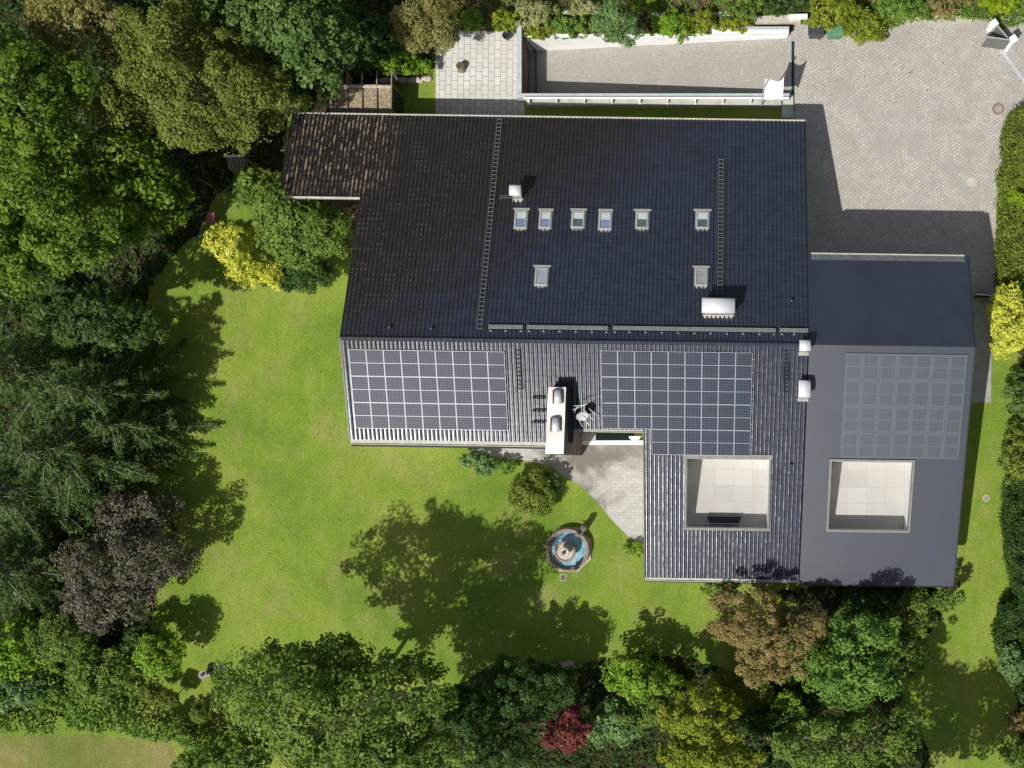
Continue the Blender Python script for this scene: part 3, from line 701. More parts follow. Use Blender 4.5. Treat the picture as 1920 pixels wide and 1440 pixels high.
# ------------------------------------------------------------------ skylights
def uvbox(mb, u, v, du, dv, o0, o1):
    rbox(mb, u-du/2, u+du/2, v-dv/2, v+dv/2, zroof(v-dv/2)+o0, zroof(v-dv/2)+o1, zroof(v+dv/2)+o0, zroof(v+dv/2)+o1)
for i, (px, py, w_, h_, bar, rm_) in enumerate([(976.5,411,.72,1.18,1.05,'room'),(1022.5,411.5,.70,1.14,.98,'room'),(1084,411,.76,1.12,1.08,'roomdark'),(1134.5,413,.74,1.20,.95,'room'),(1204,412,.74,1.12,1.15,'roomdark'),(1317,412,.76,1.12,1.15,'roomdark'),(1015,518,.72,1.12,1.12,'roomdark'),(1314.5,519,.72,1.10,1.10,'roomdark')]):
    u, v = RP(px, py, .1)
    mb = MB(); uvbox(mb, u, v, w_+.14, h_+.14, .03, .085); sk = part('skylight', mb, 'flash')
    mb = MB(); t2 = .07
    for s in (-1,1):
        uvbox(mb, u+s*(w_/2-t2/2), v, t2, h_, .088, .15); uvbox(mb, u, v+s*(h_/2-t2/2), w_-2*t2-.004, t2, .088, .148)
    build('frame', mb, M['frame'], sk, wloc(house))
    mb = MB(); uvbox(mb, u, v, w_-2*t2-.01, h_-2*t2-.01, .135, .14); build('pane', mb, M['glass'], sk, wloc(house))
    half = i < 6
    if half:
        mb = MB(); uvbox(mb, u, v-h_*.21, w_-.16, h_*.46, .09, .1); build('blind', mb, M[rm_], sk, wloc(house))
        mb = MB(); uvbox(mb, u, v+h_*.22, w_-.16, h_*.36, .092, .104); build('blind', mb, M['blind'], sk, wloc(house))
    else:
        mb = MB(); uvbox(mb, u, v, w_-.16, h_-.16, .09, .1); build('blind', mb, M['concrete' if i==7 else 'greybeam'], sk, wloc(house))
    mb = MB(); uvbox(mb, u, v+h_/2+.13, bar, .13, .06, .12)
    build('flashing', mb, M['flash'], sk, wloc(house)); mb = MB(); uvbox(mb, u, v-h_/2-.10, w_+.02, .06, .04, .065)
    for q in range(4): uvbox(mb, u-w_/2+.1+q*(w_-.2)/3, v-h_/2-.155, .10, .11, .038, .068)
    build('flashing', mb, M['flash'], sk, wloc(house))
# ------------------------------------------------------------------ ladders, snow guards, vents
def roof_ladder(p0, p1, mat, w_=.30, step=.29, name='roof_ladder'):
    u0, v0_ = RP(*p0, .1); u1, v1_ = RP(*p1, .1); L_ = math.hypot(u1-u0, v1_-v0_); mb = MB()
    for s in (-1,1):
        a = W(u0+s*w_/2, v0_, zroof(v0_)+.13); b_ = W(u1+s*w_/2, v1_, zroof(v1_)+.13); mb.tube(a, b_, .022, n=6)
    o = part(name, mb, mat)
    n = int(L_/step); mb = MB()
    for i in range(n+1):
        k = (i+.3)/(n+.6); u = u0+(u1-u0)*k; v = v0_+(v1_-v0_)*k
        mb = MB(); mb.tube(W(u-w_/2,v,zroof(v)+.135), W(u+w_/2,v,zroof(v)+.135), .02, n=6)
        build('rung', mb, M[mat], o, W(u,v,zroof(v)))
roof_ladder((937.5,222),(899,618),'ladder',.30)
roof_ladder((1352.5,297),(1350,553),'ladder',.29)
roof_ladder((970.5,655),(974.5,732),'dark',.30,.25)
roof_ladder((1474,656),(1474,737),'dark',.28,.25)
for a, b_ in ((917,980),(989,1140),(1150,1454),(1463,1515)):
    u0, v0_ = RP(a, 612.5+ (a-917)*.012, .15); u1, v1_ = RP(b_, 612.5+(b_-917)*.012, .15); mb = MB()
    vv = (v0_+v1_)/2
    for k in range(4):
        dv = -.10+.068*k; mb.tube(W(u0,vv+dv,zroof(vv+dv)+.2), W(u1,vv+dv,zroof(vv+dv)+.2), .024, n=6)
    n = max(2,int((u1-u0)/.95))
    for q in range(n+1):
        u = u0+(u1-u0)*q/n; rbox(mb, u-.02,u+.02, vv-.16,vv+.14, zroof(vv-.16)+.03, zroof(vv-.16)+.19, zroof(vv+.14)+.03, zroof(vv+.14)+.19)
        rbox(mb, min(max(u,u0+.1),u1-.1)-.06, min(max(u,u0+.1),u1-.1)+.06, vv-.30,vv-.22, zroof(vv-.3)+.05, zroof(vv-.3)+.09)
    part('snow_guard', mb, 'snow')
for px, py in ((731,614),(809,616),(1484,564),(1483,872)):
    u, v = RP(px,py,.1); mb = MB(); c = W(u,v,zroof(v)); mb.lathe(c, [(.0,.26),(.09,.25),(.10,.2),(.07,.19),(.075,0)], 12); part('roof_vent', mb, 'greyplastic', smooth=True)

def cowl(parent, u0, u1, v0_, v1_, z, along='u', mat='whitemetal', rise=.22, name='cowl'):
    """barrel shaped sheet metal cowl"""
    mb = MB(); n = 10; vs = []
    for e in (0,1):
        for th in (0, -.025):
            for i in range(n+1):
                a = pi*i/n
                if along == 'u':
                    vm, hv = (v0_+v1_)/2, (v1_-v0_)/2; vs.append(W((u0,u1)[e], vm+(hv+th)*cos(a), z+(rise+th)*sin(a)))
                else:
                    um, hu = (u0+u1)/2, (u1-u0)/2; vs.append(W(um-(hu+th)*cos(a), (v0_,v1_)[e], z+(rise+th)*sin(a)))
    m_ = n+1; fs = []
    for i in range(n):
        fs += [(i,i+1,2*m_+i+1,2*m_+i),(m_+i+1,m_+i,3*m_+i,3*m_+i+1),(i,m_+i,m_+i+1,i+1),(2*m_+i+1,3*m_+i+1,3*m_+i,2*m_+i)]
    mb.add(vs, fs); return build(name, mb, M[mat], parent, wloc(parent) if parent is not house else wloc(house), True)
def small_chimney(px, py, w_, d_, h, bmat='brown', zoff=1.0):
    u, v = RP(px, py, zoff); mb = MB()
    zt = zroof(v)+zoff
    rbox(mb, u-w_/2+.06, u+w_/2-.06, v-d_/2+.04, v+d_/2-.04, zroof(v)-.3, zt-.08)
    ch = part('chimney', mb, bmat)
    mb = MB(); rbox(mb, u-w_/2, u+w_/2, v-d_/2, v+d_/2, zt-.08, zt-.02); build('cap', mb, M['flash'], ch, wloc(house)); mb = MB(); rbox(mb, u-w_/2+.0, u+w_/2-.0, v-d_/2-.22, v-d_/2-.0, zroof(v-d_/2)+.04, zroof(v-d_/2)+.10)
    build('flashing', mb, M['flash'], ch, wloc(house))
    o = cowl(ch, u-w_/2-.03, u+w_/2+.03, v-d_/2-.04, v+d_/2+.04, zt, 'u')
    return u, v, zt
u_, v_, z_ = small_chimney(966.5,357,.68,.62,0,'flash')
mb = MB(); 
for dv in (0,.14): mb.tube(W(u_-1.15,v_-.1-dv,zroof(v_)+.16), W(u_-.3,v_-.1-dv,zroof(v_)+.16), .02, n=6)
mb.tube(W(u_-1.15,v_-.05,zroof(v_)+.16), W(u_-1.15,v_-.4,zroof(v_)+.22), .02, n=6); part('step_bracket', mb, 'ladder')
small_chimney(1347,573,1.95,.86,0,'flash',1.0)
small_chimney(1509,648,.62,.62,0,'flash',.7)
small_chimney(1508,729,.68,1.0,0,'brown',.85)
# big wall chimney
ZC = 8.75
def CPt(px, py, z=ZC):
    x, y, _ = P(px,py,z); return (x, y)
ct = [CPt(1028,726),CPt(1061,726),CPt(1056.5,851),CPt(1022.5,851)]
mb = MB(); mb.prism(ct, ZC-.16, ZC)
chim = part('chimney', mb, 'whitedirty'); 
mb = MB(); cc = [sum(p[0] for p in ct)/4, sum(p[1] for p in ct)/4]
mb.prism([(cc[0]+(p[0]-cc[0])*.93, cc[1]+(p[1]-cc[1])*.985) for p in ct], 0, ZC-.163); build('chimney_shaft', mb, M['brown'], chim, wloc(house))
mb = MB()
for zz in (1.5,3,4.5,6,7.2): mb.prism([(cc[0]+(p[0]-cc[0])*.945, cc[1]+(p[1]-cc[1])*.99) for p in ct], zz, zz+.03)
build('joint', mb, M['slate'], chim, wloc(house))
def to_uv(x, y): return (x*UX+y*UY, x*NX+y*NY)
for px, py, w_, l_ in ((1045.5,744.5,.48,.84),(1041.5,796.5,.50,.86)):
    x, y = CPt(px,py,ZC+.2); u, v = to_uv(x,y)
    cowl(chim, u-w_/2, u+w_/2, v-l_/2, v+l_/2, ZC+.10, 'v', 'metal', .2)
    ob = bpy.context.scene.objects[-1] if False else None
    mb = MB(); rbox(mb, u-w_/2-.08, u-w_/2-.03, v-l_/2+.02, v+l_/2, ZC+.002, ZC+.12); rbox(mb, u+w_/2+.03, u+w_/2+.08, v-l_/2+.05, v+l_/2, ZC+.002, ZC+.12)
    rbox(mb, u-w_/2-.03, u+w_/2+.03, v+l_/2-.06, v+l_/2+.03, ZC+.002, ZC+.16); build('cowl_frame', mb, M['slate'], chim, wloc(house))
# step irons next to the chimney
for py in (744.5,769,790.5):
    u, v = RP(1010.5,py,.2); mb = MB(); z = zroof(v)+.17
    mb.tube(W(u-.38,v+.05,z), W(u+.38,v+.05,z), .028, n=6); mb.tube(W(u-.38,v-.08,z), W(u+.38,v-.08,z), .028, n=6)
    for s in (-1,1): mb.tube(W(u+s*.38,v+.05,z), W(u+s*.38,v-.08,z), .028, n=6); mb.tube(W(u+s*.3,v,z), W(u+s*.3,v+.02,z-.2), .02, n=6)
    for q in range(6): mb.tube(W(u-.3+.12*q,v+.06,z), W(u-.3+.12*q,v-.09,z), .012, n=5)
    part('roof_step', mb, 'dark')
# dark patio window strip below the inner eave
mb = MB(); a=P(1122,811,.5); b_=P(1192,811,.5)
def pxbox(mb, x0, y0, x1, y1, z0, z1):
    A_ = [P(x0,y0,z1)[:2],P(x1,y0,z1)[:2],P(x1,y1,z1)[:2],P(x0,y1,z1)[:2]]; mb.prism(A_, z0, z1)
pxbox(mb,1066,826,1207,834,0,.35); part('window_sill', mb, 'white')
mb = MB(); pxbox(mb,1118,812,1188,825,0,.30); part('window', mb, 'blackglass')
mb = MB(); pxbox(mb,1066,812,1117,825,0,.32); part('threshold', mb, 'concrete')
mb = MB(); pxbox(mb,1066,809,1076,850,0,1.9); part('wall', mb, 'greybeam')
# bath-like white tub by the glass door
tubx = P(1190,818,.6)
tb2 = MB(); tb2.prism([(tubx[0]+.40*cos(a_)*(1 if sin(a_)<0 else 1.0), tubx[1]+.30*sin(a_)) for a_ in [pi+pi*i/10 for i in range(11)]], .05, .62)
tag(build('planter', tb2, M['white'], None, (tubx[0],tubx[1],0)), 'white half round planter tucked under the inner eave', 'planter')

# ------------------------------------------------------------------ antenna
u, v = RP(1094,778,.5); zz = zroof(v)
an = thing('satellite_dish', W(u,v,zz), 'pale satellite dish with aerial rods right of the white chimney', 'satellite dish')
mb = MB(); mb.tube(W(u+.15,v+.15,zz), W(u+.15,v+.15,zz+1.2), .03); build('mast', mb, M['dark'], an)
mb = MB(); c = W(u-.02,v-.08,zz+1.0); vs = [c]; ax = Vector((.1,-.75,.6)).normalized(); e1 = ax.orthogonal().normalized(); e2 = ax.cross(e1)
vs = [tuple(Vector(c)-ax*.06)]
for rr, dz in ((.2,-.04),(.40,0.05)):
    for i in range(18): a = 2*pi*i/18; vs.append(tuple(Vector(c)+e1*rr*cos(a)+e2*rr*.9*sin(a)+ax*dz))
fs = [(0,1+i,1+(i+1)%18) for i in range(18)]+[(1+i,19+i,19+(i+1)%18,1+(i+1)%18) for i in range(18)]
mb.add(vs,fs); build('dish', mb, M['greybeam'], an, None, True)
mb = MB(); mb.tube(c, W(u+.35,v-.55,zz+1.1), .02); mb.tube(W(u+.35,v-.55,zz+1.1), W(u+.45,v-.62,zz+1.12), .04); build('feed_arm', mb, M['white'], an)
mb = MB(); z2 = zz+1.35
for a, b_ in (((-.55,.25),(.35,.65)),((-.5,.5),(.1,.55)),((.1,.3),(.7,-.35)),((.45,.35),(.85,.0)),((-.2,-.3),(.1,-.8)),((-.45,.1),(-.25,.5)),((.15,.15),(.15,.6))):
    mb.tube(W(u+a[0],v+a[1],z2), W(u+b_[0],v+b_[1],z2), .016, n=5)
mb.tube(W(u+.15,v+.15,zz+1.2), W(u+.15,v+.15,z2+.02), .02); build('aerial', mb, M['white'], an)

# ------------------------------------------------------------------ solar arrays
def solar_array(p0, p1, p2, cols, rows, label, skip=None, cellmat='cells', framemat='panelframe', fw=.02, extra=None):
    """p0 top-left, p1 top-right, p2 bottom-left pixels"""
    u0, v1_ = RP(*p0, .14); u1, _ = RP(*p1, .14); _, v0_ = RP(*p2, .14)
    W_ = (u1-u0)/cols; Hh = (v1_-v0_)/rows
    cen = W((u0+u1)/2,(v0_+v1_)/2,zroof((v0_+v1_)/2))
    root = thing('solar_array', cen, label, 'solar panels')
    rails = MB()
    for r in range(rows):
        for c in range(cols):
            if skip and skip(r,c): continue
            ua, ub = u0+c*W_+.006, u0+(c+1)*W_-.006; vb, va = v1_-r*Hh-.008, v1_-(r+1)*Hh+.008
            mb = MB(); o0, o1 = .10, .145
            for (x0,x1,y0,y1) in ((ua,ua+fw,va,vb),(ub-fw,ub,va,vb),(ua+fw+.001,ub-fw-.001,va,va+fw),(ua+fw+.001,ub-fw-.001,vb-fw,vb),(ua+fw+.001,ub-fw-.001,(va+vb)/2-.012,(va+vb)/2+.012)):
                rbox(mb, x0, x1, y0, y1, zroof(y0)+o0, zroof(y0)+o1, zroof(y1)+o0, zroof(y1)+o1)
            pn = build('solar_panel', mb, M[framemat], root)
            cb = MB(); rbox(cb, ua+fw, ub-fw, va+fw, vb-fw, zroof(va+fw)+.105, zroof(va+fw)+.138, zroof(vb-fw)+.105, zroof(vb-fw)+.138)
            ce = build('cells', cb, M[cellmat], pn, cen)
            uvl = ce.data.uv_layers.new(name='UVMap')
            for lp in ce.data.loops:
                co = ce.data.vertices[lp.vertex_index].co; x, y = co.x+cen[0], co.y+cen[1]; uu, vv = to_uv(x,y)
                uvl.data[lp.index].uv = ((uu-ua-fw)/(ub-ua-2*fw), (vv-va-fw)/(vb-va-2*fw))
        for f in (.25,.75):
            v = v1_-(r+f)*Hh; c0 = 0; c1 = cols
            if skip: c0 = min(c for c in range(cols) if not skip(r,c)); 
            rbox(rails, u0+c0*W_-.03, u1+.09, v-.02, v+.02, zroof(v)+.05, zroof(v)+.095)
    build('mounting_rail', rails, M['frame'], root)
    return root
solar_array((653,655),(945.5,655),(660,803),9,3,'left field of 27 solar panels on the west end of the tile roof')
solar_array((1126,657),(1411.5,657),(1127,851),9,4,'L shaped field of solar panels above the roof terrace opening',skip=lambda r,c: r==3 and c<3)

# ------------------------------------------------------------------ neighbour's half
vN2 = RP(1700,480)[1]; uE = RP(1826,642)[0]; vS2 = RP(1650,1097)[1]
u2 = uR+.045
nb = thing('neighbouring_house', W((u2+uE)/2,2,0), 'adjoining house with smooth slate grey roof and an open roof terrace', 'house')
d0 = RP(1556,930)[0]; d1 = RP(1706,930)[0]; vd1 = RP(1630,866)[1]; vd0 = RP(1630,994)[1]
mb = MB()
for r in ((u2,uE,V0,vN2),(u2,d0,vS2,V0),(d0,d1,vd1,V0),(d0,d1,vS2,vd0),(d1,uE,vS2,V0)): slab(mb, *r, -.16, .06)
part('roof', mb, 'smooth', nb)
mb = MB(); wallbox(mb, u2+.1, uE-.5, V0, vN2-.6); wallbox(mb, u2+.1, d0, vS2+.6, V0-.003); wallbox(mb, d1, uE-.5, vS2+.6, V0-.003)
wallbox(mb, d0+.002, d1-.002, vd1, V0-.004); wallbox(mb, d0+.002, d1-.002, vS2+.6, vd0); part('wall', mb, 'plaster', nb)
for a in (1.2,4.4,7.6): wall_window(nb, u2+a, u2+a+2.0, vS2+.6, .3, 2.5)
mb = MB(); zf2 = zroof(vd0)-1.15; rbox(mb, d0+.004, d1-.004, vd0+.004, vd1-.004, 0, zf2); part('roof_terrace', mb, 'court', nb)
mb = MB(); k = .14
def kerb(u0,u1,va,vb): rbox(mb, u0,u1,va,vb, zroof(va)+.062, zroof(va)+.16, zroof(vb)+.062, zroof(vb)+.16)
kerb(d0-k,d1+k,vd1,vd1+k); kerb(d0-k,d1+k,vd0-k,vd0); kerb(d0-k,d0,vd0,vd1); kerb(d1,d1+k,vd0,vd1); part('terrace_kerb', mb, 'kerbdark', nb)
mb = MB(); rbox(mb, u2+.2, uE-.2, vN2, vN2+.12, zroof(vN2)-.05, zroof(vN2)+.03); part('gutter', mb, 'cream', nb)
mb = MB(); rbox(mb, u2+.2, uE-.2, vN2-.36, vN2-.003, zroof(vN2-.36)+.062, zroof(vN2-.36)+.075, zroof(vN2)+.062, zroof(vN2)+.075); part('eave_flashing', mb, 'darkstrip', nb)
mb = MB(); rbox(mb, uE, uE+.08, vS2, V0-.003, zroof(vS2)-.2, zroof(vS2)+.08, ZR-.2, ZR+.08); rbox(mb, uE, uE+.08, V0, vN2, ZR-.2, ZR+.08, zroof(vN2)-.2, zroof(vN2)+.08); part('verge', mb, 'dark', nb)
mb = MB(); rbox(mb, u2, uE, vS2-.1, vS2, zroof(vS2)-.15, zroof(vS2)+.02); part('gutter', mb, 'dark', nb)
def far_array():
    u0, v1_ = RP(1586,662,.14); u1, _ = RP(1815,662,.14); _, v0_ = RP(1586,858,.14); cols, rows = 7, 4
    W_ = (u1-u0)/cols; Hh = (v1_-v0_)/rows; cen = W((u0+u1)/2,(v0_+v1_)/2,zroof((v0_+v1_)/2))
    root = thing('solar_array', cen, 'dull grey field of solar panels on the adjoining smooth roof', 'solar panels')
    for r in range(rows):
        for c in range(cols):
            ua, ub = u0+c*W_+.005, u0+(c+1)*W_-.005; vb, va = v1_-r*Hh-.005, v1_-(r+1)*Hh+.005; mb = MB(); fw = .11
            for (x0,x1,y0,y1) in ((ua,ua+fw,va,vb),(ub-fw,ub,va,vb),(ua+fw+.001,ub-fw-.001,va,va+fw),(ua+fw+.001,ub-fw-.001,vb-fw,vb),(ua+fw+.001,ub-fw-.001,(va+vb)/2-.04,(va+vb)/2+.04)):
                rbox(mb, x0, x1, y0, y1, zroof(y0)+.10, zroof(y0)+.145, zroof(y1)+.10, zroof(y1)+.145)
            pn = build('solar_panel', mb, M['farframe'], root)
            cb = MB(); rbox(cb, ua+fw, ub-fw, va+fw, vb-fw, zroof(va)+.10, zroof(va+fw)+.14, zroof(vb)+.10, zroof(vb-fw)+.14)
            build('cells', cb, M['cellsfar'], pn, cen)
far_array()

# ------------------------------------------------------------------ flag
c = P(1427,203); fl = thing('flagpole', c, 'white flag on a slim pole beside the end of the ramp wall', 'flag')
hp = 5.05; mb = MB(); mb.tube(c, (c[0],c[1],hp), .05, .035, 10); mb.blob((c[0],c[1],hp+.05),(.07,.07,.06),1); build('pole', mb, M['metal'], fl)
mb = MB(); n_, m_ = 12, 10; vs = []
for i in range(n_+1):
    for j in range(m_+1):
        a = i/n_; b_ = j/m_
        x = c[0]+.06+1.25*a; dz = 1.3*(1-b_)*(1-.2*sin(pi*a))
        y = c[1]+.15*sin(a*7+b_*2)*a-.10*b_*a; z = hp-2.3+dz+.25*sin(pi*b_)*.3+.0
        vs.append((x,y-.9*b_*(1-.15*sin(pi*a))+.45,z))
mb.add(vs, [(i*(m_+1)+j,(i+1)*(m_+1)+j,(i+1)*(m_+1)+j+1,i*(m_+1)+j+1) for i in range(n_) for j in range(m_)]); build('flag', mb, M['flag'], fl, None, True)

# ------------------------------------------------------------------ gate
def upright(name, p, q, h, th, mat, label, cat, capmat=None, z0=0.02):
    a = Vector(P(*p)); b_ = Vector(P(*q)); d = b_-a; c = (a+b_)/2; r = math.atan2(d.y,d.x)
    root = thing(name, (c.x,c.y,0), label, cat)
    mb = MB(); mb.box((c.x,c.y,z0+h/2),(d.length,th,h),r); build('panel', mb, M[mat], root)
    mb = MB(); mb.box((c.x,c.y,z0+h+.02),(d.length+.02,th+.03,.04),r)
    for e in (a,b_): mb.box((e.x,e.y,z0+h/2),(.06,th+.03,h),r)
    build('frame', mb, M[capmat or 'frame'], root); return root
upright('gate_leaf', (1838,87), (1883,93), 1.5, .05, 'gatepanel', 'grey gate leaf swung open towards the driveway', 'gate')
upright('gate_leaf', (1860,62), (1880,86), 1.2, .05, 'gatepanel', 'grey fence panel joining the two white gate pillars', 'gate')
for (px,py,w_,h,lb) in ((1888,91,.42,1.55,'white gate pillar at the hinge of the open grey leaf'),(1856,57,.42,1.1,'white gate pillar overgrown by ivy at the bed edge')):
    c = P(px,py); root = thing('gate_pillar', c, lb, 'pillar'); mb = MB(); mb.box((c[0],c[1],h/2),(w_,w_*.9,h),radians(-55)); build('shaft', mb, M['white'], root)
    mb = MB(); mb.box((c[0],c[1],h+.03),(w_+.06,w_*.9+.06,.06),radians(-55)); build('cap', mb, M['white'], root)
upright('gate_leaf', (1822,557), (1851,559), 1.1, .05, 'dark', 'dark metal side gate between the smooth roofed house and hedge', 'gate')
c = P(1862,559); root = thing('gate_pillar', c, 'pale concrete gate pillar below the yellow conifer', 'pillar'); mb = MB(); mb.box((c[0],c[1],.6),(.75,.35,1.2)); build('shaft', mb, M['concrete'], root); mb = MB(); mb.box((c[0],c[1],1.22),(.8,.4,.05)); build('cap', mb, M['greybeam'], root)
# wheelie bins
def bin_(px, py, mat, label):
    c = P(px,py,1.0); root = thing('wheelie_bin', (c[0],c[1],0), label, 'bin'); mb = MB()
    mb.hexa([(c[0]-.42,c[1]-.28,.06),(c[0]+.42,c[1]-.28,.06),(c[0]+.42,c[1]+.28,.06),(c[0]-.42,c[1]+.28,.06)],[(c[0]-.55,c[1]-.36,.95),(c[0]+.55,c[1]-.36,.95),(c[0]+.55,c[1]+.36,.95),(c[0]-.55,c[1]+.36,.95)]); build('body', mb, M[mat], root)
    mb = MB(); mb.hexa([(c[0]-.58,c[1]-.39,.955),(c[0]+.58,c[1]-.39,.955),(c[0]+.58,c[1]+.39,.955),(c[0]-.58,c[1]+.39,.955)],[(c[0]-.5,c[1]-.33,1.04),(c[0]+.5,c[1]-.33,1.04),(c[0]+.5,c[1]+.3,1.08),(c[0]-.5,c[1]+.3,1.08)]); build('lid', mb, M[mat], root)
    mb = MB(); mb.tube((c[0]-.4,c[1]+.42,.98),(c[0]+.4,c[1]+.42,.98),.02); build('handle', mb, M['greyplastic'], root)
    for s in (-1,1): mb = MB(); mb.tube((c[0]+s*.38,c[1]+.3,.1),(c[0]+s*.45,c[1]+.3,.1),.1,n=12); build('wheel', mb, M['greyplastic'], root)
bin_(1531,54,'greyplastic','dark grey wheelie bin half under the bushes beside the driveway')
bin_(1566,55,'green','green wheelie bin half under the bushes beside the grey one')
# manhole covers
def manhole(px, py, r, ring, disc, label):
    c = P(px,py); root = thing('manhole_cover', c, label, 'manhole cover')
    mb = MB(); mb.lathe(c, [(r*.7,.008),(r*.7,.016),(r*1.03,.016),(r*1.03,.004)], 28); build('ring', mb, M[ring], root)
    mb = MB(); mb.prism([(c[0]+r*.7*cos(2*pi*i/28), c[1]+r*.7*sin(2*pi*i/28)) for i in range(28)], .005, .014); mb.box((c[0]-r*.5,c[1]+r*.2,.016),(.06,.06,.006)); mb.box((c[0]+r*.35,c[1]-r*.4,.016),(.06,.06,.006)); build('disc', mb, M[disc], root)
manhole(1871.5,204,.40,'rust','path','round manhole cover with rusty brown ring near the driveway edge')
manhole(1822,341,.34,'palestone','palestone','pale round manhole cover in the lower right driveway')
manhole(1849,934,.22,'concrete','stone','small round grey manhole cover in the lawn strip right of the houses')
c = P(1056,1083); root = thing('drain_grate', c, 'small square grey grate in the lawn below the fountain', 'drain'); mb = MB(); 
for s in (-1,1): mb.box((c[0]+s*.21,c[1],.015),(.04,.46,.03)); mb.box((c[0],c[1]+s*.21,.015),(.38,.04,.03))
build('frame', mb, M['palestone'], root); mb = MB()
for i in range(8): mb.box((c[0],c[1]-.16+i*.045,.012),(.38,.026,.02))
build('bars', mb, M['stone'], root)
# patio stump and pots
c = P(866,129); root = thing('tree_stump', c, 'light brown tree stump standing on the slab patio', 'stump')
mb = MB(); mb.lathe(c, [(.33,0),(.29,.3),(.28,.52),(.24,.55),(0,.55)], 20, .03); build('bark', mb, M['wood'], root)
mb = MB(); mb.lathe((c[0]-.02,c[1],.56), [(.22,0),(.2,.02),(0,.02)], 18, .03); build('cut_top', mb, M['dirt'], root)
def pot(px, py, r, mat, inner, label):
    c = P(px,py); root = thing('flower_pot', c, label, 'pot')
    mb = MB(); mb.lathe(c, [(0,.02),(r*.7,.02),(r,.42),(r,.46),(r*.82,.46),(r*.78,.3)], 20); build('pot_body', mb, M[mat], root, None, True)
    mb = MB(); mb.prism([(c[0]+r*.79*cos(2*pi*i/18), c[1]+r*.79*sin(2*pi*i/18)) for i in range(18)], .25, .32); build('soil', mb, M[inner], root)
pot(951.5,71,.27,'greyplastic','slate','dark empty flower pot in the top right patio corner')
pot(648.5,466,.20,'greybeam','slate','pale rimmed pot beside the olive tree and the roof edge')

# ------------------------------------------------------------------ pergola left of the patio
pg = thing('pergola', P(677,180), 'wooden pergola with leaf littered sheet roof behind the villa', 'pergola')
zp = 2.3
mb = MB(); pxb = [P(619,157,zp),P(736,159,zp),P(735,212,zp-.15),P(618,211,zp-.15)]
mb.hexa([(p[0],p[1],p[2]-.05) for p in pxb[::-1]],[p for p in pxb[::-1]]); build('roof_sheet', mb, M['litter'], pg)
for i in range(5):
    x = 624+i*27.6; a = P(x,133,zp+.1); b_ = P(x-1,212,zp-.02); mb = MB(); mb.tube(a,b_,.055,n=4); build('beam', mb, M['wood'], pg)
mb = MB(); a = P(621,160,zp+.05); b_ = P(735,162,zp+.05); mb.tube(a,b_,.06,n=4); mb.tube(P(650,163,zp+.06),P(734,164.5,zp+.06),.05,n=4); build('beam', mb, M['palestone'], pg)
for x, y in ((622,158),(735,160),(622,134),(735,135),(622,208),(735,208)):
    g = P(x,y,zp); mb = MB(); mb.box((g[0],g[1],zp/2-.08),(.12,.12,zp-.16)); build('post', mb, M['wood'], pg)
mb = MB(); g0 = P(735,165,zp); g1 = P(735,211,zp)
for i in range(9):
    y = g0[1]+(g1[1]-g0[1])*i/8; mb.box((g0[0]+.05,y,1.0),(.03,.10,1.9))
build('slat_screen', mb, M['dark'], pg)
mb = MB(); c = P(750,165); mb.blob((c[0]-1.0,c[1]+.5,.1),(.5,.2,.12),3,10,.2); mb.blob((c[0]+.1,c[1]+.55,.1),(.5,.18,.12),4,10,.2); mb.blob((c[0]+1.1,c[1]+.5,.12),(.55,.22,.14),5,10,.2); mb.blob((c[0]+1.9,c[1]+.6,.1),(.4,.2,.12),6,10,.2)
tag(build('stone_edging', mb, M['palestone'], None, c), 'row of pale edging stones between pergola and patio', 'edging')
# play house under the trees
ps = thing('playhouse', P(445,305), 'small wooden playhouse with corrugated roof under the olive tree', 'playhouse')
zz = 2.4; mb = MB(); q = [P(424,294,zz),P(458,292,zz),P(466,317,zz-.35),P(428,318,zz-.35)]; mb.hexa([(p[0],p[1],p[2]-.04) for p in q[::-1]], q[::-1]); build('roof_sheet', mb, M['corr'], ps)
mb = MB(); mb.tube(P(420,293,zz+.08),P(457,291.5,zz+.08),.07,n=6); build('ridge_strip', mb, M['white'], ps)
mb = MB(); mb.tube(P(455,292,zz),P(475,293,zz),.04,n=4); mb.tube(P(403,372,.9),P(444,340,.9),.05,n=4); mb.tube(P(370,335,1),P(400,350,1),.04,n=4); build('beam', mb, M['wood'], ps)
for x, y in ((426,296),(457,295),(464,315),(430,316)): g = P(x,y,zz-.3); mb = MB(); mb.box((g[0],g[1],1.0),(.09,.09,2.0)); build('post', mb, M['wood'], ps)
c = P(395,411,.8); sl = thing('slide', (c[0],c[1],0), 'faded pink play slide at the edge of the left lawn', 'slide')
mb = MB(); a = [P(390,398,1.1),P(401,398,1.1),P(401,420,.3),P(390,420,.3)]; mb.hexa([(p[0],p[1],p[2]-.03) for p in a[::-1]], a[::-1]); build('chute', mb, M['pink'], sl)
mb = MB()
for s in (390,401): mb.tube(P(s,398,1.2),P(s,420,.4),.035,n=6)
build('rim', mb, M['pink'], sl)
mb = MB()
for s in (390,401): g = P(s,399,1.1); mb.tube((g[0],g[1],0),g,.03,n=6)
build('support', mb, M['wood'], sl)
c = P(365,434,.6); mb = MB()
for i in range(8):
    a0 = -1.6+i*.28; a1 = a0+.28; mb.tube((c[0]+.35*cos(a0),c[1]+.45*sin(a0),.6),(c[0]+.35*cos(a1),c[1]+.45*sin(a1),.6),.035,n=6)
mb.tube((c[0]+.35*cos(-1.6),c[1]+.45*sin(-1.6),.6),(c[0],c[1]-.45,0),.03,n=6); mb.tube((c[0]+.35*cos(.64),c[1]+.45*sin(.64),.6),(c[0]+.28,c[1]+.27,0),.03,n=6)
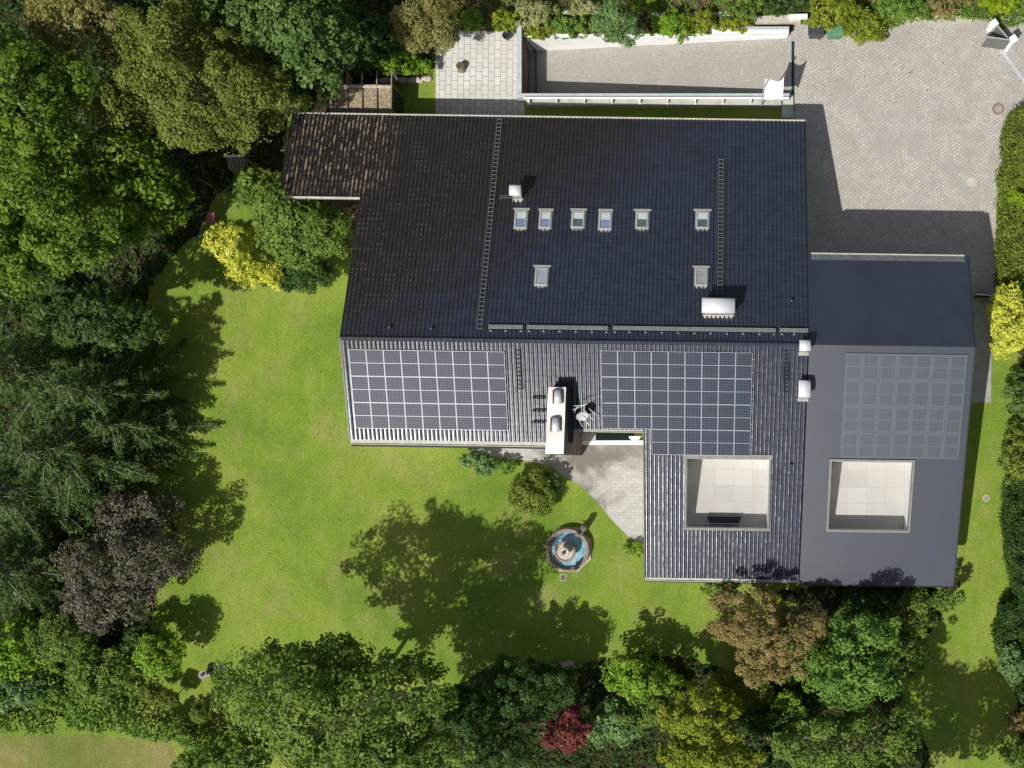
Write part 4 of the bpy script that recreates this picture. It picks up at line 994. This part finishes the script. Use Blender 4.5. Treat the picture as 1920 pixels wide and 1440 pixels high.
tag(build('play_hoop', mb, M['blue'], None, (c[0],c[1],0)), 'curved blue play hoop at the foot of the left trees', 'hoop')
c = P(537,268); ch = thing('garden_chair', c, 'pale wooden garden chair frame beside the littered roof edge', 'chair')
mb = MB(); q = [P(531,257,.45),P(538,255,.45),P(541,268,.45),P(534,271,.45)]
for i in range(4): mb.tube(q[i],q[(i+1)%4],.03,n=4)
mb.tube(P(534,271,.45),P(526,283,.9),.035,n=4); mb.tube(P(541,268,.45),P(534,281,.9),.035,n=4); mb.tube(P(526,283,.9),P(534,281,.9),.035,n=4); build('frame', mb, M['palebark'], ch)
for p in q: mb = MB(); mb.tube((p[0],p[1],0),p,.025,n=5); build('leg', mb, M['palebark'], ch)

# ------------------------------------------------------------------ fountain
fc = P(1065,1031,.4); fc = (fc[0],fc[1],0)
fo = thing('fountain', fc, 'round stone garden fountain with blue basin and tiered centre bowl', 'fountain')
mb = MB(); mb.prism([(fc[0]+1.68*cos(radians(22)+2*pi*i/8), fc[1]+1.66*sin(radians(22)+2*pi*i/8)) for i in range(8)], 0, .16); build('plinth', mb, M['palestone'], fo)
mb = MB(); mb.lathe(fc, [(1.45,.1),(1.42,.35),(1.50,.48),(1.48,.60),(1.36,.62),(1.32,.50),(1.24,.46),(1.22,.2)], 48); build('basin_wall', mb, M['stone'], fo, None, True)
mb = MB(); mb.prism([(fc[0]+1.27*cos(2*pi*i/40), fc[1]+1.27*sin(2*pi*i/40)) for i in range(40)], .17, .26); build('water', mb, M['water'], fo)
bc = (fc[0]-.10, fc[1]-.08, 0)
mb = MB(); mb.lathe(bc, [(.26,.26),(.16,.5),(.2,.72),(.66,.92),(.72,1.0),(.70,1.04),(.60,1.04),(.54,.96),(.1,.88)], 36); build('lower_bowl', mb, M['stone'], fo, None, True)
mb = MB(); mb.lathe((bc[0],bc[1],0), [(.56,.965),(.3,.97),(0,.97)], 30); build('bowl_lining', mb, M['palestone'], fo)
mb = MB(); mb.lathe((bc[0]-.03,bc[1]-.03,0), [(.12,1.0),(.09,1.3),(.36,1.48),(.38,1.54),(.32,1.55),(.05,1.44)], 28); build('upper_bowl', mb, M['palestone'], fo, None, True)
def figure(cx, cy, z, s, seed, mat='bronze', h=.5):
    mb = MB(); rn = random.Random(seed)
    mb.blob((cx,cy,z+.12*s),(.20*s,.17*s,.16*s),seed); mb.blob((cx+.02,cy+.02,z+.34*s),(.13*s,.11*s,.2*s),seed+1); mb.blob((cx,cy,z+.6*s),(.085*s,.085*s,.1*s),seed+2,8,.05)
    for k in range(3):
        a = rn.uniform(0,6); mb.tube((cx,cy,z+.4*s),(cx+.26*s*cos(a),cy+.26*s*sin(a),z+.3*s),.05*s,.03*s,6)
    return mb
build('statuette', figure(bc[0]-.03,bc[1]-.03,1.45,.62,5), M['bronze'], fo)
for a, sc, k in ((radians(168),1.15,11),(radians(-68),1.15,21),(radians(55),1.25,31)):
    build('rim_figure', figure(fc[0]+1.38*cos(a), fc[1]+1.38*sin(a), .56, sc, k), M['stone'], fo)
mb = MB(); g = (fc[0]+1.38*cos(radians(55)), fc[1]+1.38*sin(radians(55)))
mb.tube((g[0],g[1],.8),(g[0]+.40,g[1]+.42,1.05),.13,.10,8); mb.blob((g[0]+.42,g[1]+.48,1.1),(.24,.2,.2),41,10,.35); mb.box((g[0]+.3,g[1]+.3,.5),(.35,.35,1.0),.6); build('spout_column', mb, M['bronze'], fo)
# small pond with rocks
c = P(410,1258); pd = thing('garden_pond', c, 'tiny dark rock edged pond in the lower left lawn', 'pond')
mb = MB(); mb.prism([(c[0]+.55*cos(2*pi*i/20+.6)*(1+.1*sin(3*i)), c[1]+.30*sin(2*pi*i/20+.0)+.2*cos(2*pi*i/20)) for i in range(20)], .005, .05); build('water', mb, M['blackglass'], pd)
rn = random.Random(3)
for i in range(13):
    a = 2*pi*i/13; mb = MB(); mb.blob((c[0]+.66*cos(a+.6)*(1+.15*rn.random()), c[1]+.4*sin(a)+.22*cos(a), .05),(rn.uniform(.07,.19),rn.uniform(.06,.15),rn.uniform(.06,.14)),i,8,.2); build('rock', mb, M['rock'], pd)
c = P(389,1262); bb = thing('garden_ornament', c, 'small pale stone ornament left of the tiny pond', 'ornament')
mb = MB(); mb.lathe(c, [(.22,0),(.12,.1),(.1,.5),(.30,.62),(.3,.68),(.2,.66),(0,.62)], 14); build('bowl', mb, M['rock'], bb)
mb = MB(); mb.blob((c[0],c[1],.8),(.13,.12,.16),9); build('figure', mb, M['rock'], bb)
c = P(1068,1246); bo = MB(); bo.blob((c[0],c[1],.22),(.5,.32,.35),44,14,.22); bo.blob((c[0]-.55,c[1]+.1,.12),(.2,.16,.2),45); tag(build('boulder', bo, M['rock'], None, c), 'grey boulder in tree shade at the bottom edge of the lawn', 'rock')
c = P(36,1114); bo = MB(); bo.lathe(c, [(.33,0),(.33,.3),(.3,.34),(0,.34)], 16, .04); tag(build('tree_stump', bo, M['palestone'], None, c), 'pale round cut stump among the dark conifers at left', 'stump')
fe = thing('garden_fence', P(340,1346), 'low weathered fence along the bottom left hedge', 'fence')
pl = [(265,1336),(310,1347),(360,1354),(410,1362),(450,1366)]
mb = MB()
for a, b_ in zip(pl, pl[1:]):
    for z in (.3,.75): mb.tube(P(*a,z),P(*b_,z),.03,n=4)
build('rail', mb, M['palebark'], fe)
for a in pl: g = P(*a); mb = MB(); mb.box((g[0],g[1],.45),(.09,.09,.9)); build('post', mb, M['palebark'], fe)

# ------------------------------------------------------------------ vegetation
T = leafy
# west wood
T('maple_tree', 40,190,150,150,16,'maple','tall maple with layered pads at the top left edge', leaf=.2, clr=.17, zr=4.5)
T('maple_tree', 120,400,150,130,14,'maple','large bright maple whose lower pads hang over the left lawn corner', leaf=.19, clr=.17, zr=4.5)
T('maple_tree', 265,345,95,120,10.5,'maple','dark lobed maple between the big maples and playhouse', leaf=.24, clr=.22, zr=3.5, dens=.8)
T('maple_tree', 10,470,110,110,13,'maple','maple cut by the left frame edge above the blue spruce', leaf=.19, clr=.17, zr=4)
T('olive_tree', 375,165,215,138,13,'olive','wide olive brown crown north west of the littered roof', leaf=.15, clr=.16, zr=3.0, bark='palebark', limbs=22, dens=1.15)
T('chestnut_tree', 570,55,125,100,12,'bluegreen','blue green large leaved tree above the pergola', leaf=.22, clr=.18, zr=3)
T('chestnut_tree', 440,-10,110,70,12,'bluegreen','blue green tree cut by the top edge left of centre', leaf=.22, clr=.2, zr=3)
T('dark_tree', 150,45,130,80,12,'browngreen','brownish drooping tree at the top left', leaf=.16, clr=.2, zr=3, dens=.8)
T('dark_tree', 290,20,90,70,9,'dark','dark gap filling tree at the top between maple and chestnut', leaf=.18)
T('dark_tree', 330,110,110,80,8,'oak','mid green tree showing behind the olive crown', leaf=.2)
T('pine_tree', 805,42,66,66,6,'browngreen','grey brown pine above the slab patio', 'pine tree', leaf=.13, clr=.24, bark='palebark', asp=3.5)
T('dark_shrub', 690,70,70,55,5,'dark','dark shrub between chestnut and pine', 'shrub')
T('bright_shrub', 742,110,55,35,3,'bright','bright green shrub beside the pergola beams', 'shrub', leaf=.17)
T('bright_shrub', 792,127,22,18,1.6,'bright','small bright shrub at the left edge of the slab patio', 'shrub', leaf=.15)
T('bright_shrub', 884,36,22,22,2,'bright','small vivid shrub at the top of the slab patio', 'shrub', leaf=.15)
T('bright_shrub', 945,38,26,24,1.8,'yellowgreen','yellow green shrub left of the blue grey ramp wall', 'shrub', leaf=.15)
T('yellow_conifer', 440,468,44,58,4.6,'gold','golden yellow conifer on the lawn beside the olive green tree', 'conifer tree', leaf=.16, clr=.3, lobes=.22, dens=1.4)
T('yellow_conifer', 488,514,48,30,3.6,'gold','low golden skirt of the yellow planting in front of the yew', 'shrub', leaf=.15, clr=.32, dens=1.4)
T('yew_bush', 575,512,62,38,3.2,'dark','dark round yew in front of the olive green garden tree', 'shrub', leaf=.13, clr=.3, lobes=.05, dens=1.3)
T('garden_tree', 562,422,104,92,6.0,'oak','olive green garden tree at the west corner of the villa', leaf=.19, clr=.22, bark='palebark', limbs=18, dens=1.1)
T('garden_tree', 485,355,60,42,4.5,'oak','smaller olive green tree beside the playhouse', leaf=.17, clr=.25, bark='palebark', limbs=14)
T('blue_spruce', 175,590,120,85,11,'spruce','blue grey conifer below the bright maple', 'conifer tree', leaf=.2, clr=.17, zr=3.5, asp=2.6)
T('dark_tree', 215,640,55,90,4,'dark','dark evergreen in shade left of the lawn', leaf=.18)
conifer('spruce_tree', 60,700,170,12,'spruce','spruce with long fronds at the left edge', zc=6, dens=1.1)
conifer('spruce_tree', 195,735,130,10.5,'spruce','spruce leaning over the left lawn edge', zc=5, dens=1.1)
conifer('spruce_tree', 245,800,95,8,'spruce','narrow spruce nearest the lawn with pointed boughs', zc=3.5, dens=1.1)
conifer('spruce_tree', 135,850,165,10.5,'spruce','large spruce with reaching boughs left of the lawn', zc=5, dens=1.1)
conifer('spruce_tree', 30,930,150,11,'spruce','spruce behind the purple leaved tree at the left edge', zc=5, dens=1.1)
conifer('spruce_tree', 15,1070,110,9,'spruce','lower spruce beside the pale stump', zc=3.5, dens=1.0)
T('dark_tree', 205,870,55,70,3.5,'dark','dark evergreen undergrowth beside the large spruce', leaf=.18)
T('plum_tree', 225,1070,118,120,6.5,'purple','purple grey leaved plum tree at the left of the lawn', leaf=.15, clr=.15, zr=2.6, bark='palebark', limbs=30, lobes=.2, dens=.6)
T('plum_tree', 255,965,75,55,5,'purple','darker arm of purple foliage above the plum tree', leaf=.16, clr=.25, zr=2)
T('laurel_bush', 30,1210,70,60,4,'bright','green laurel at the left edge below the stump', 'shrub', leaf=.2, dens=.9)
T('yew_bush', 115,1195,65,55,4,'oak','brownish green rounded shrub below the plum tree', 'shrub', leaf=.13)
T('laurel_bush', 30,1290,60,50,3,'teal','pale teal shrub at the left edge of the lower hedge', 'shrub', leaf=.18)
T('laurel_bush', 195,1262,72,62,3.6,'oak','loose olive shrub above the wild hedge', 'shrub', leaf=.17)
T('round_bush', 300,1223,46,46,4.2,'bright','bright round bush casting a round shadow on the lawn', 'shrub', leaf=.17, clr=.3, lobes=.04, zr=1.6)
T('dark_shrub', 265,1195,35,28,3,'dark','dark shrub shading the bright round bush', 'shrub')
TG = 'clipped round bushes in the lower left garden'
for (x,y,r,lb) in ((281,1299,18,'clipped ball bush furthest left, in partial shade'),(318,1311,20,'clipped ball bush in the middle, with a long shadow'),(376,1336,19,'clipped ball bush nearest the bottom fence')):
    T('topiary_ball', x,y,r,r,2.2,'hedge',lb,'bush', leaf=.085, clr=.34, lobes=.02, dens=1.8, zr=.7, group=TG, nclump=60, limbs=3)
cover('wild_hedge', [(-60,1230),(60,1240),(130,1230),(240,1250),(262,1300),(262,1340),(330,1352),(450,1372),(480,1440),(330,1500),(330,1400),(290,1385),(200,1376),(60,1372),(-60,1372)], .5, 2.4, 'ivy', 'wild mixed hedge of bramble and saplings along the field track', 'hedge', 3.2, .17)
T('sapling', 340,1370,50,26,2.5,'oak','loose sapling crown at the right end of the wild hedge', 'shrub', leaf=.16)
T('oak_tree', 640,1325,205,165,14.5,'oak','huge oak at the bottom casting the large shadow on the lawn', leaf=.20, clr=.15, zr=4.0, bark='palebark', limbs=30, dens=.85, lobes=.16)
T('oak_tree', 440,1420,100,48,8,'oak','oak limb crown at the bottom left of the huge oak', leaf=.19, clr=.2)
T('oak_tree', 760,1400,110,75,12,'oak','darker oak crown at the bottom right of the huge oak', leaf=.2, clr=.18, zr=3.4)
T('yew_tree', 985,1290,120,62,6.5,'dark','broad dark yew left of the crimson maple', leaf=.13, clr=.22, lobes=.05, dens=1.2)
T('yew_tree', 870,1330,70,60,5,'dark','dark yew shaded by the oak', leaf=.14)
T('blue_cedar', 930,1410,80,50,8,'spruce','blue grey cedar at the bottom centre', 'conifer tree', leaf=.15, asp=2.6)
T('crimson_maple', 1063,1370,38,52,4.6,'crimson','small crimson leaved maple at the bottom centre', leaf=.14, clr=.3, lobes=.2, dens=1.3)
T('crimson_maple', 1092,1362,18,16,4.0,'crimson','lighter crimson side branch right of the crimson maple', 'shrub', leaf=.13, clr=.4)
T('hazel_bush', 1195,1268,80,48,4.5,'bright','leafy green bush at the bottom of the lawn', 'shrub', leaf=.19, clr=.25)
T('teal_bush', 1150,1355,62,50,4,'teal','teal green bush right of the crimson maple', 'shrub', leaf=.17)
T('holly_bush', 1210,1330,62,40,4,'oak','dark olive bush below the leafy green bush', 'shrub', leaf=.15)
T('yew_bush', 1385,1295,66,44,3.6,'hedge','smooth rounded green bush below the copper tree', 'shrub', leaf=.11, clr=.32, lobes=.03, dens=1.4)
T('locust_tree', 1315,1350,92,72,8,'yellowgreen','yellow green locust tree at the bottom', leaf=.17, clr=.2, zr=2.4)
T('locust_tree', 1330,1425,120,48,8.5,'yellowgreen','lower crown of yellow green locust cut by the bottom edge', leaf=.17, clr=.2, zr=2.4)
T('dark_shrub', 1440,1345,70,45,3.5,'dark','dark low shrub below the smooth rounded bush', 'shrub')
T('hazel_bush', 1480,1320,34,26,3.4,'bright','small bright bush above the branchy bottom tree', 'shrub', leaf=.16)
T('copper_tree', 1445,1192,132,96,8.4,'copper','copper brown leaved tree against the south eave', leaf=.13, clr=.13, zr=2.8, bark='palebark', limbs=26, dens=1.0, lobes=.2)
T('dark_shrub', 1350,1105,45,22,2.2,'oak','green shrub peeking out beneath the copper tree by the gutter', 'shrub')
T('maple_tree', 1600,1238,100,106,9.4,'fresh','green maple overlapping the copper tree', leaf=.2, clr=.18, zr=3)
T('branchy_tree', 1590,1390,155,82,10,'oak','open branched olive tree at the bottom right', leaf=.16, clr=.17, zr=3, bark='palebark', limbs=36, dens=.8)
T('branchy_tree', 1450,1430,70,45,6,'dark','dark crown between locust and branchy tree at the bottom', leaf=.17)
T('shaded_shrub', 1640,1125,75,30,2.6,'dark','shaded shrub hugging the eave of the smooth roof', 'shrub')
T('shaded_shrub', 1705,1150,60,48,3.4,'oak','olive shrub below the right corner of the smooth roof', 'shrub', leaf=.15)
T('shaded_shrub', 1775,1118,38,28,3.0,'oak','thin shrub sticking out past the right roof corner', 'shrub', leaf=.14, dens=.7, bark='palebark')
T('shaded_shrub', 1700,1225,45,62,4.2,'oak','brown green shrub right of the green maple', 'shrub', leaf=.15)
T('ash_tree', 1712,1560,160,120,12,'oak','broad crown below the bottom edge whose shade covers the lower right lawn', leaf=.22, clr=.2)
# shrubs by the terrace
T('terrace_bush', 997,925,52,46,2.3,'hedge','speckled rounded bush at the corner of the stone terrace', 'shrub', leaf=.15, clr=.28, lobes=.06, dens=1.2)
T('terrace_bush', 1035,905,26,20,1.6,'dark','dark low bush between speckled bush and terrace edge', 'shrub', leaf=.14)
T('terrace_bush', 890,862,34,20,1.5,'teal','blue green shrub under the south eave', 'shrub', leaf=.2, clr=.3)
T('terrace_bush', 912,878,22,16,1.2,'teal','lower blue green shrub on the lawn edge near the terrace', 'shrub', leaf=.17)
T('terrace_bush', 950,874,24,14,1.2,'ivy','small mid green shrub between blue green and speckled bushes', 'shrub', leaf=.15)
T('terrace_bush', 1190,1030,20,18,.7,'bright','low bright tuft of plants at the tip of the terrace', 'plant', leaf=.12)
# top bed
T('blue_pine', 1160,45,42,50,5.2,'teal','stout blue green pine overhanging the ramp', 'pine tree', leaf=.13, clr=.26, asp=3)
T('lavender_shrub', 1000,25,40,30,1.8,'lilac','lilac flowering shrub above the ramp left end', 'shrub', leaf=.12)
T('bed_shrub', 1060,48,50,22,1.4,'ivy','low green shrub between the lilac and the pine', 'shrub', leaf=.13)
T('bed_shrub', 1010,60,28,14,1.2,'yellowgreen','yellowish low shrub at the ramp left corner', 'shrub', leaf=.13)
T('bed_shrub', 1095,15,30,20,1.6,'lilac','grey mauve shrub at the top edge', 'shrub', leaf=.12)
T('bed_shrub', 1205,10,30,18,1.8,'bright','bright shrub right of the blue pine at the top edge', 'shrub', leaf=.14)
T('bed_shrub', 1262,48,42,28,1.9,'bright','bright loose shrub draping over the ramp wall', 'shrub', leaf=.14)
T('bed_shrub', 1310,42,36,24,1.6,'yellowgreen','yellow green shrub beside the draping one', 'shrub', leaf=.14)
T('bed_shrub', 1375,48,40,18,1.3,'yellowgreen','low yellow green shrub left of the beige wall', 'shrub', leaf=.13)
T('bed_shrub', 1390,12,50,26,2.2,'oak','dusky green shrub at the top edge above the beige wall', 'shrub', leaf=.14)
T('bed_shrub', 1480,10,60,22,2.4,'dark','dark green shrub at the top edge left of the bins', 'shrub', leaf=.14)
T('hedge_shrub', 1560,22,62,34,2.8,'yellowgreen','sprawling yellow green shrub over the bins', 'shrub', leaf=.15)
T('hedge_shrub', 1625,52,42,34,2.2,'yellowgreen','shrub tongue spilling onto the driveway', 'shrub', leaf=.14)
T('hedge_shrub', 1690,15,60,30,2.2,'ivy','green shrub above the top of the driveway', 'shrub', leaf=.14)
T('hedge_shrub', 1770,12,45,22,1.8,'copper','orange flecked shrub above the driveway', 'shrub', leaf=.12, dens=.7)
T('hedge_shrub', 1875,2,44,24,1.6,'lime','vivid lime shrub in the top right corner', 'shrub', leaf=.1, lobes=.04)
cover('ground_cover', [(815,-20),(1200,-20),(1480,-20),(1480,40),(1330,66),(985,72),(950,55),(880,50)], .05, .5, 'ivy', 'loose ground cover plants in the bed above the ramp', 'ground cover', .9, .15)
cover('ground_cover', [(1560,-20),(1935,-20),(1935,40),(1880,55),(1850,38),(1700,40),(1650,60),(1600,70),(1560,45)], .1, .7, 'ivy', 'ivy ground cover above the driveway', 'ground cover', 1.8, .16)
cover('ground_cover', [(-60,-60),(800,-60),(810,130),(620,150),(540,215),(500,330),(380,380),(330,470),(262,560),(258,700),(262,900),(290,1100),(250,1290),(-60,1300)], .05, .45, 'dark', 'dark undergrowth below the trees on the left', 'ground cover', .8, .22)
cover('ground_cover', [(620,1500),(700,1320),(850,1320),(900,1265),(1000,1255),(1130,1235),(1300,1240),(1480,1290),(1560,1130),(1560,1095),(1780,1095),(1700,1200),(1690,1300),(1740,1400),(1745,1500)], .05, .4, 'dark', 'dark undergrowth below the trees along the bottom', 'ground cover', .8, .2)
M['fallen'] = L['copper']
cover('leaf_litter', [(1500,70),(1920,40),(1920,200),(1880,240),(1880,300),(1700,200),(1500,180)], .012, .03, 'copper', 'fallen leaves lying on the cobbled driveway', 'fallen leaves', .012, .09)
cover('leaf_litter', [(560,225),(940,225),(700,600),(660,600),(600,360),(545,350)], .012, .02, 'copper', 'fallen leaves', 'fallen leaves', .0005, .09) if False else None
cover('leaf_litter', [(300,480),(420,440),(640,530),(640,860),(1000,860),(1100,1220),(400,1220),(320,1180)], .008, .02, 'yellowgreen', 'small fallen leaves and clover flecks scattered over the lawn', 'fallen leaves', .008, .08)
# east hedge line
hedge('hedge', [(1898,215),(1925,195),(1960,215),(1960,560),(1905,560),(1880,545),(1878,470),(1884,400),(1880,335),(1890,290),(1888,250)], 1.6, 'hedge', 'uneven green hedge along the right driveway edge', leaf=.14)
T('lime_bush', 1905,372,20,20,2.0,'lime','lime green bush in the driveway hedge', 'shrub', leaf=.12)
T('yellow_conifer', 1892,605,44,68,4.0,'gold','bright golden conifer at the right edge by the side gate', 'conifer tree', leaf=.15, clr=.3, dens=1.4)
T('laurel_bush', 1915,745,30,55,3.2,'bluegreen','dark green laurel at the right edge below the golden conifer', 'shrub', leaf=.17)
T('laurel_bush', 1905,850,38,62,3.2,'hedge','speckled laurel bulging over the right lawn strip', 'shrub', leaf=.16)
hedge('hedge', [(1897,900),(1960,900),(1960,1120),(1915,1120),(1900,1060),(1892,980)], 2.2, 'dark', 'dark clipped hedge at the right frame edge', leaf=.13)
hedge('hedge', [(1885,1135),(1960,1110),(1960,1250),(1890,1250),(1872,1200)], 1.8, 'dark', 'dark lower hedge below the right clipped one', leaf=.14)
T('laurel_bush', 1905,1245,38,42,2.6,'teal','pale variegated bush at the lower right edge', 'shrub', leaf=.15)
T('rose_bush', 1912,1350,26,30,2.4,'copper','reddish tipped bush at the lower right edge', 'shrub', leaf=.13)
T('laurel_bush', 1915,1410,40,40,3,'oak','olive bush in the bottom right corner', 'shrub', leaf=.15)
T('laurel_bush', 1930,1300,30,30,2.6,'dark','dark bush between the variegated and reddish bushes', 'shrub', leaf=.15)
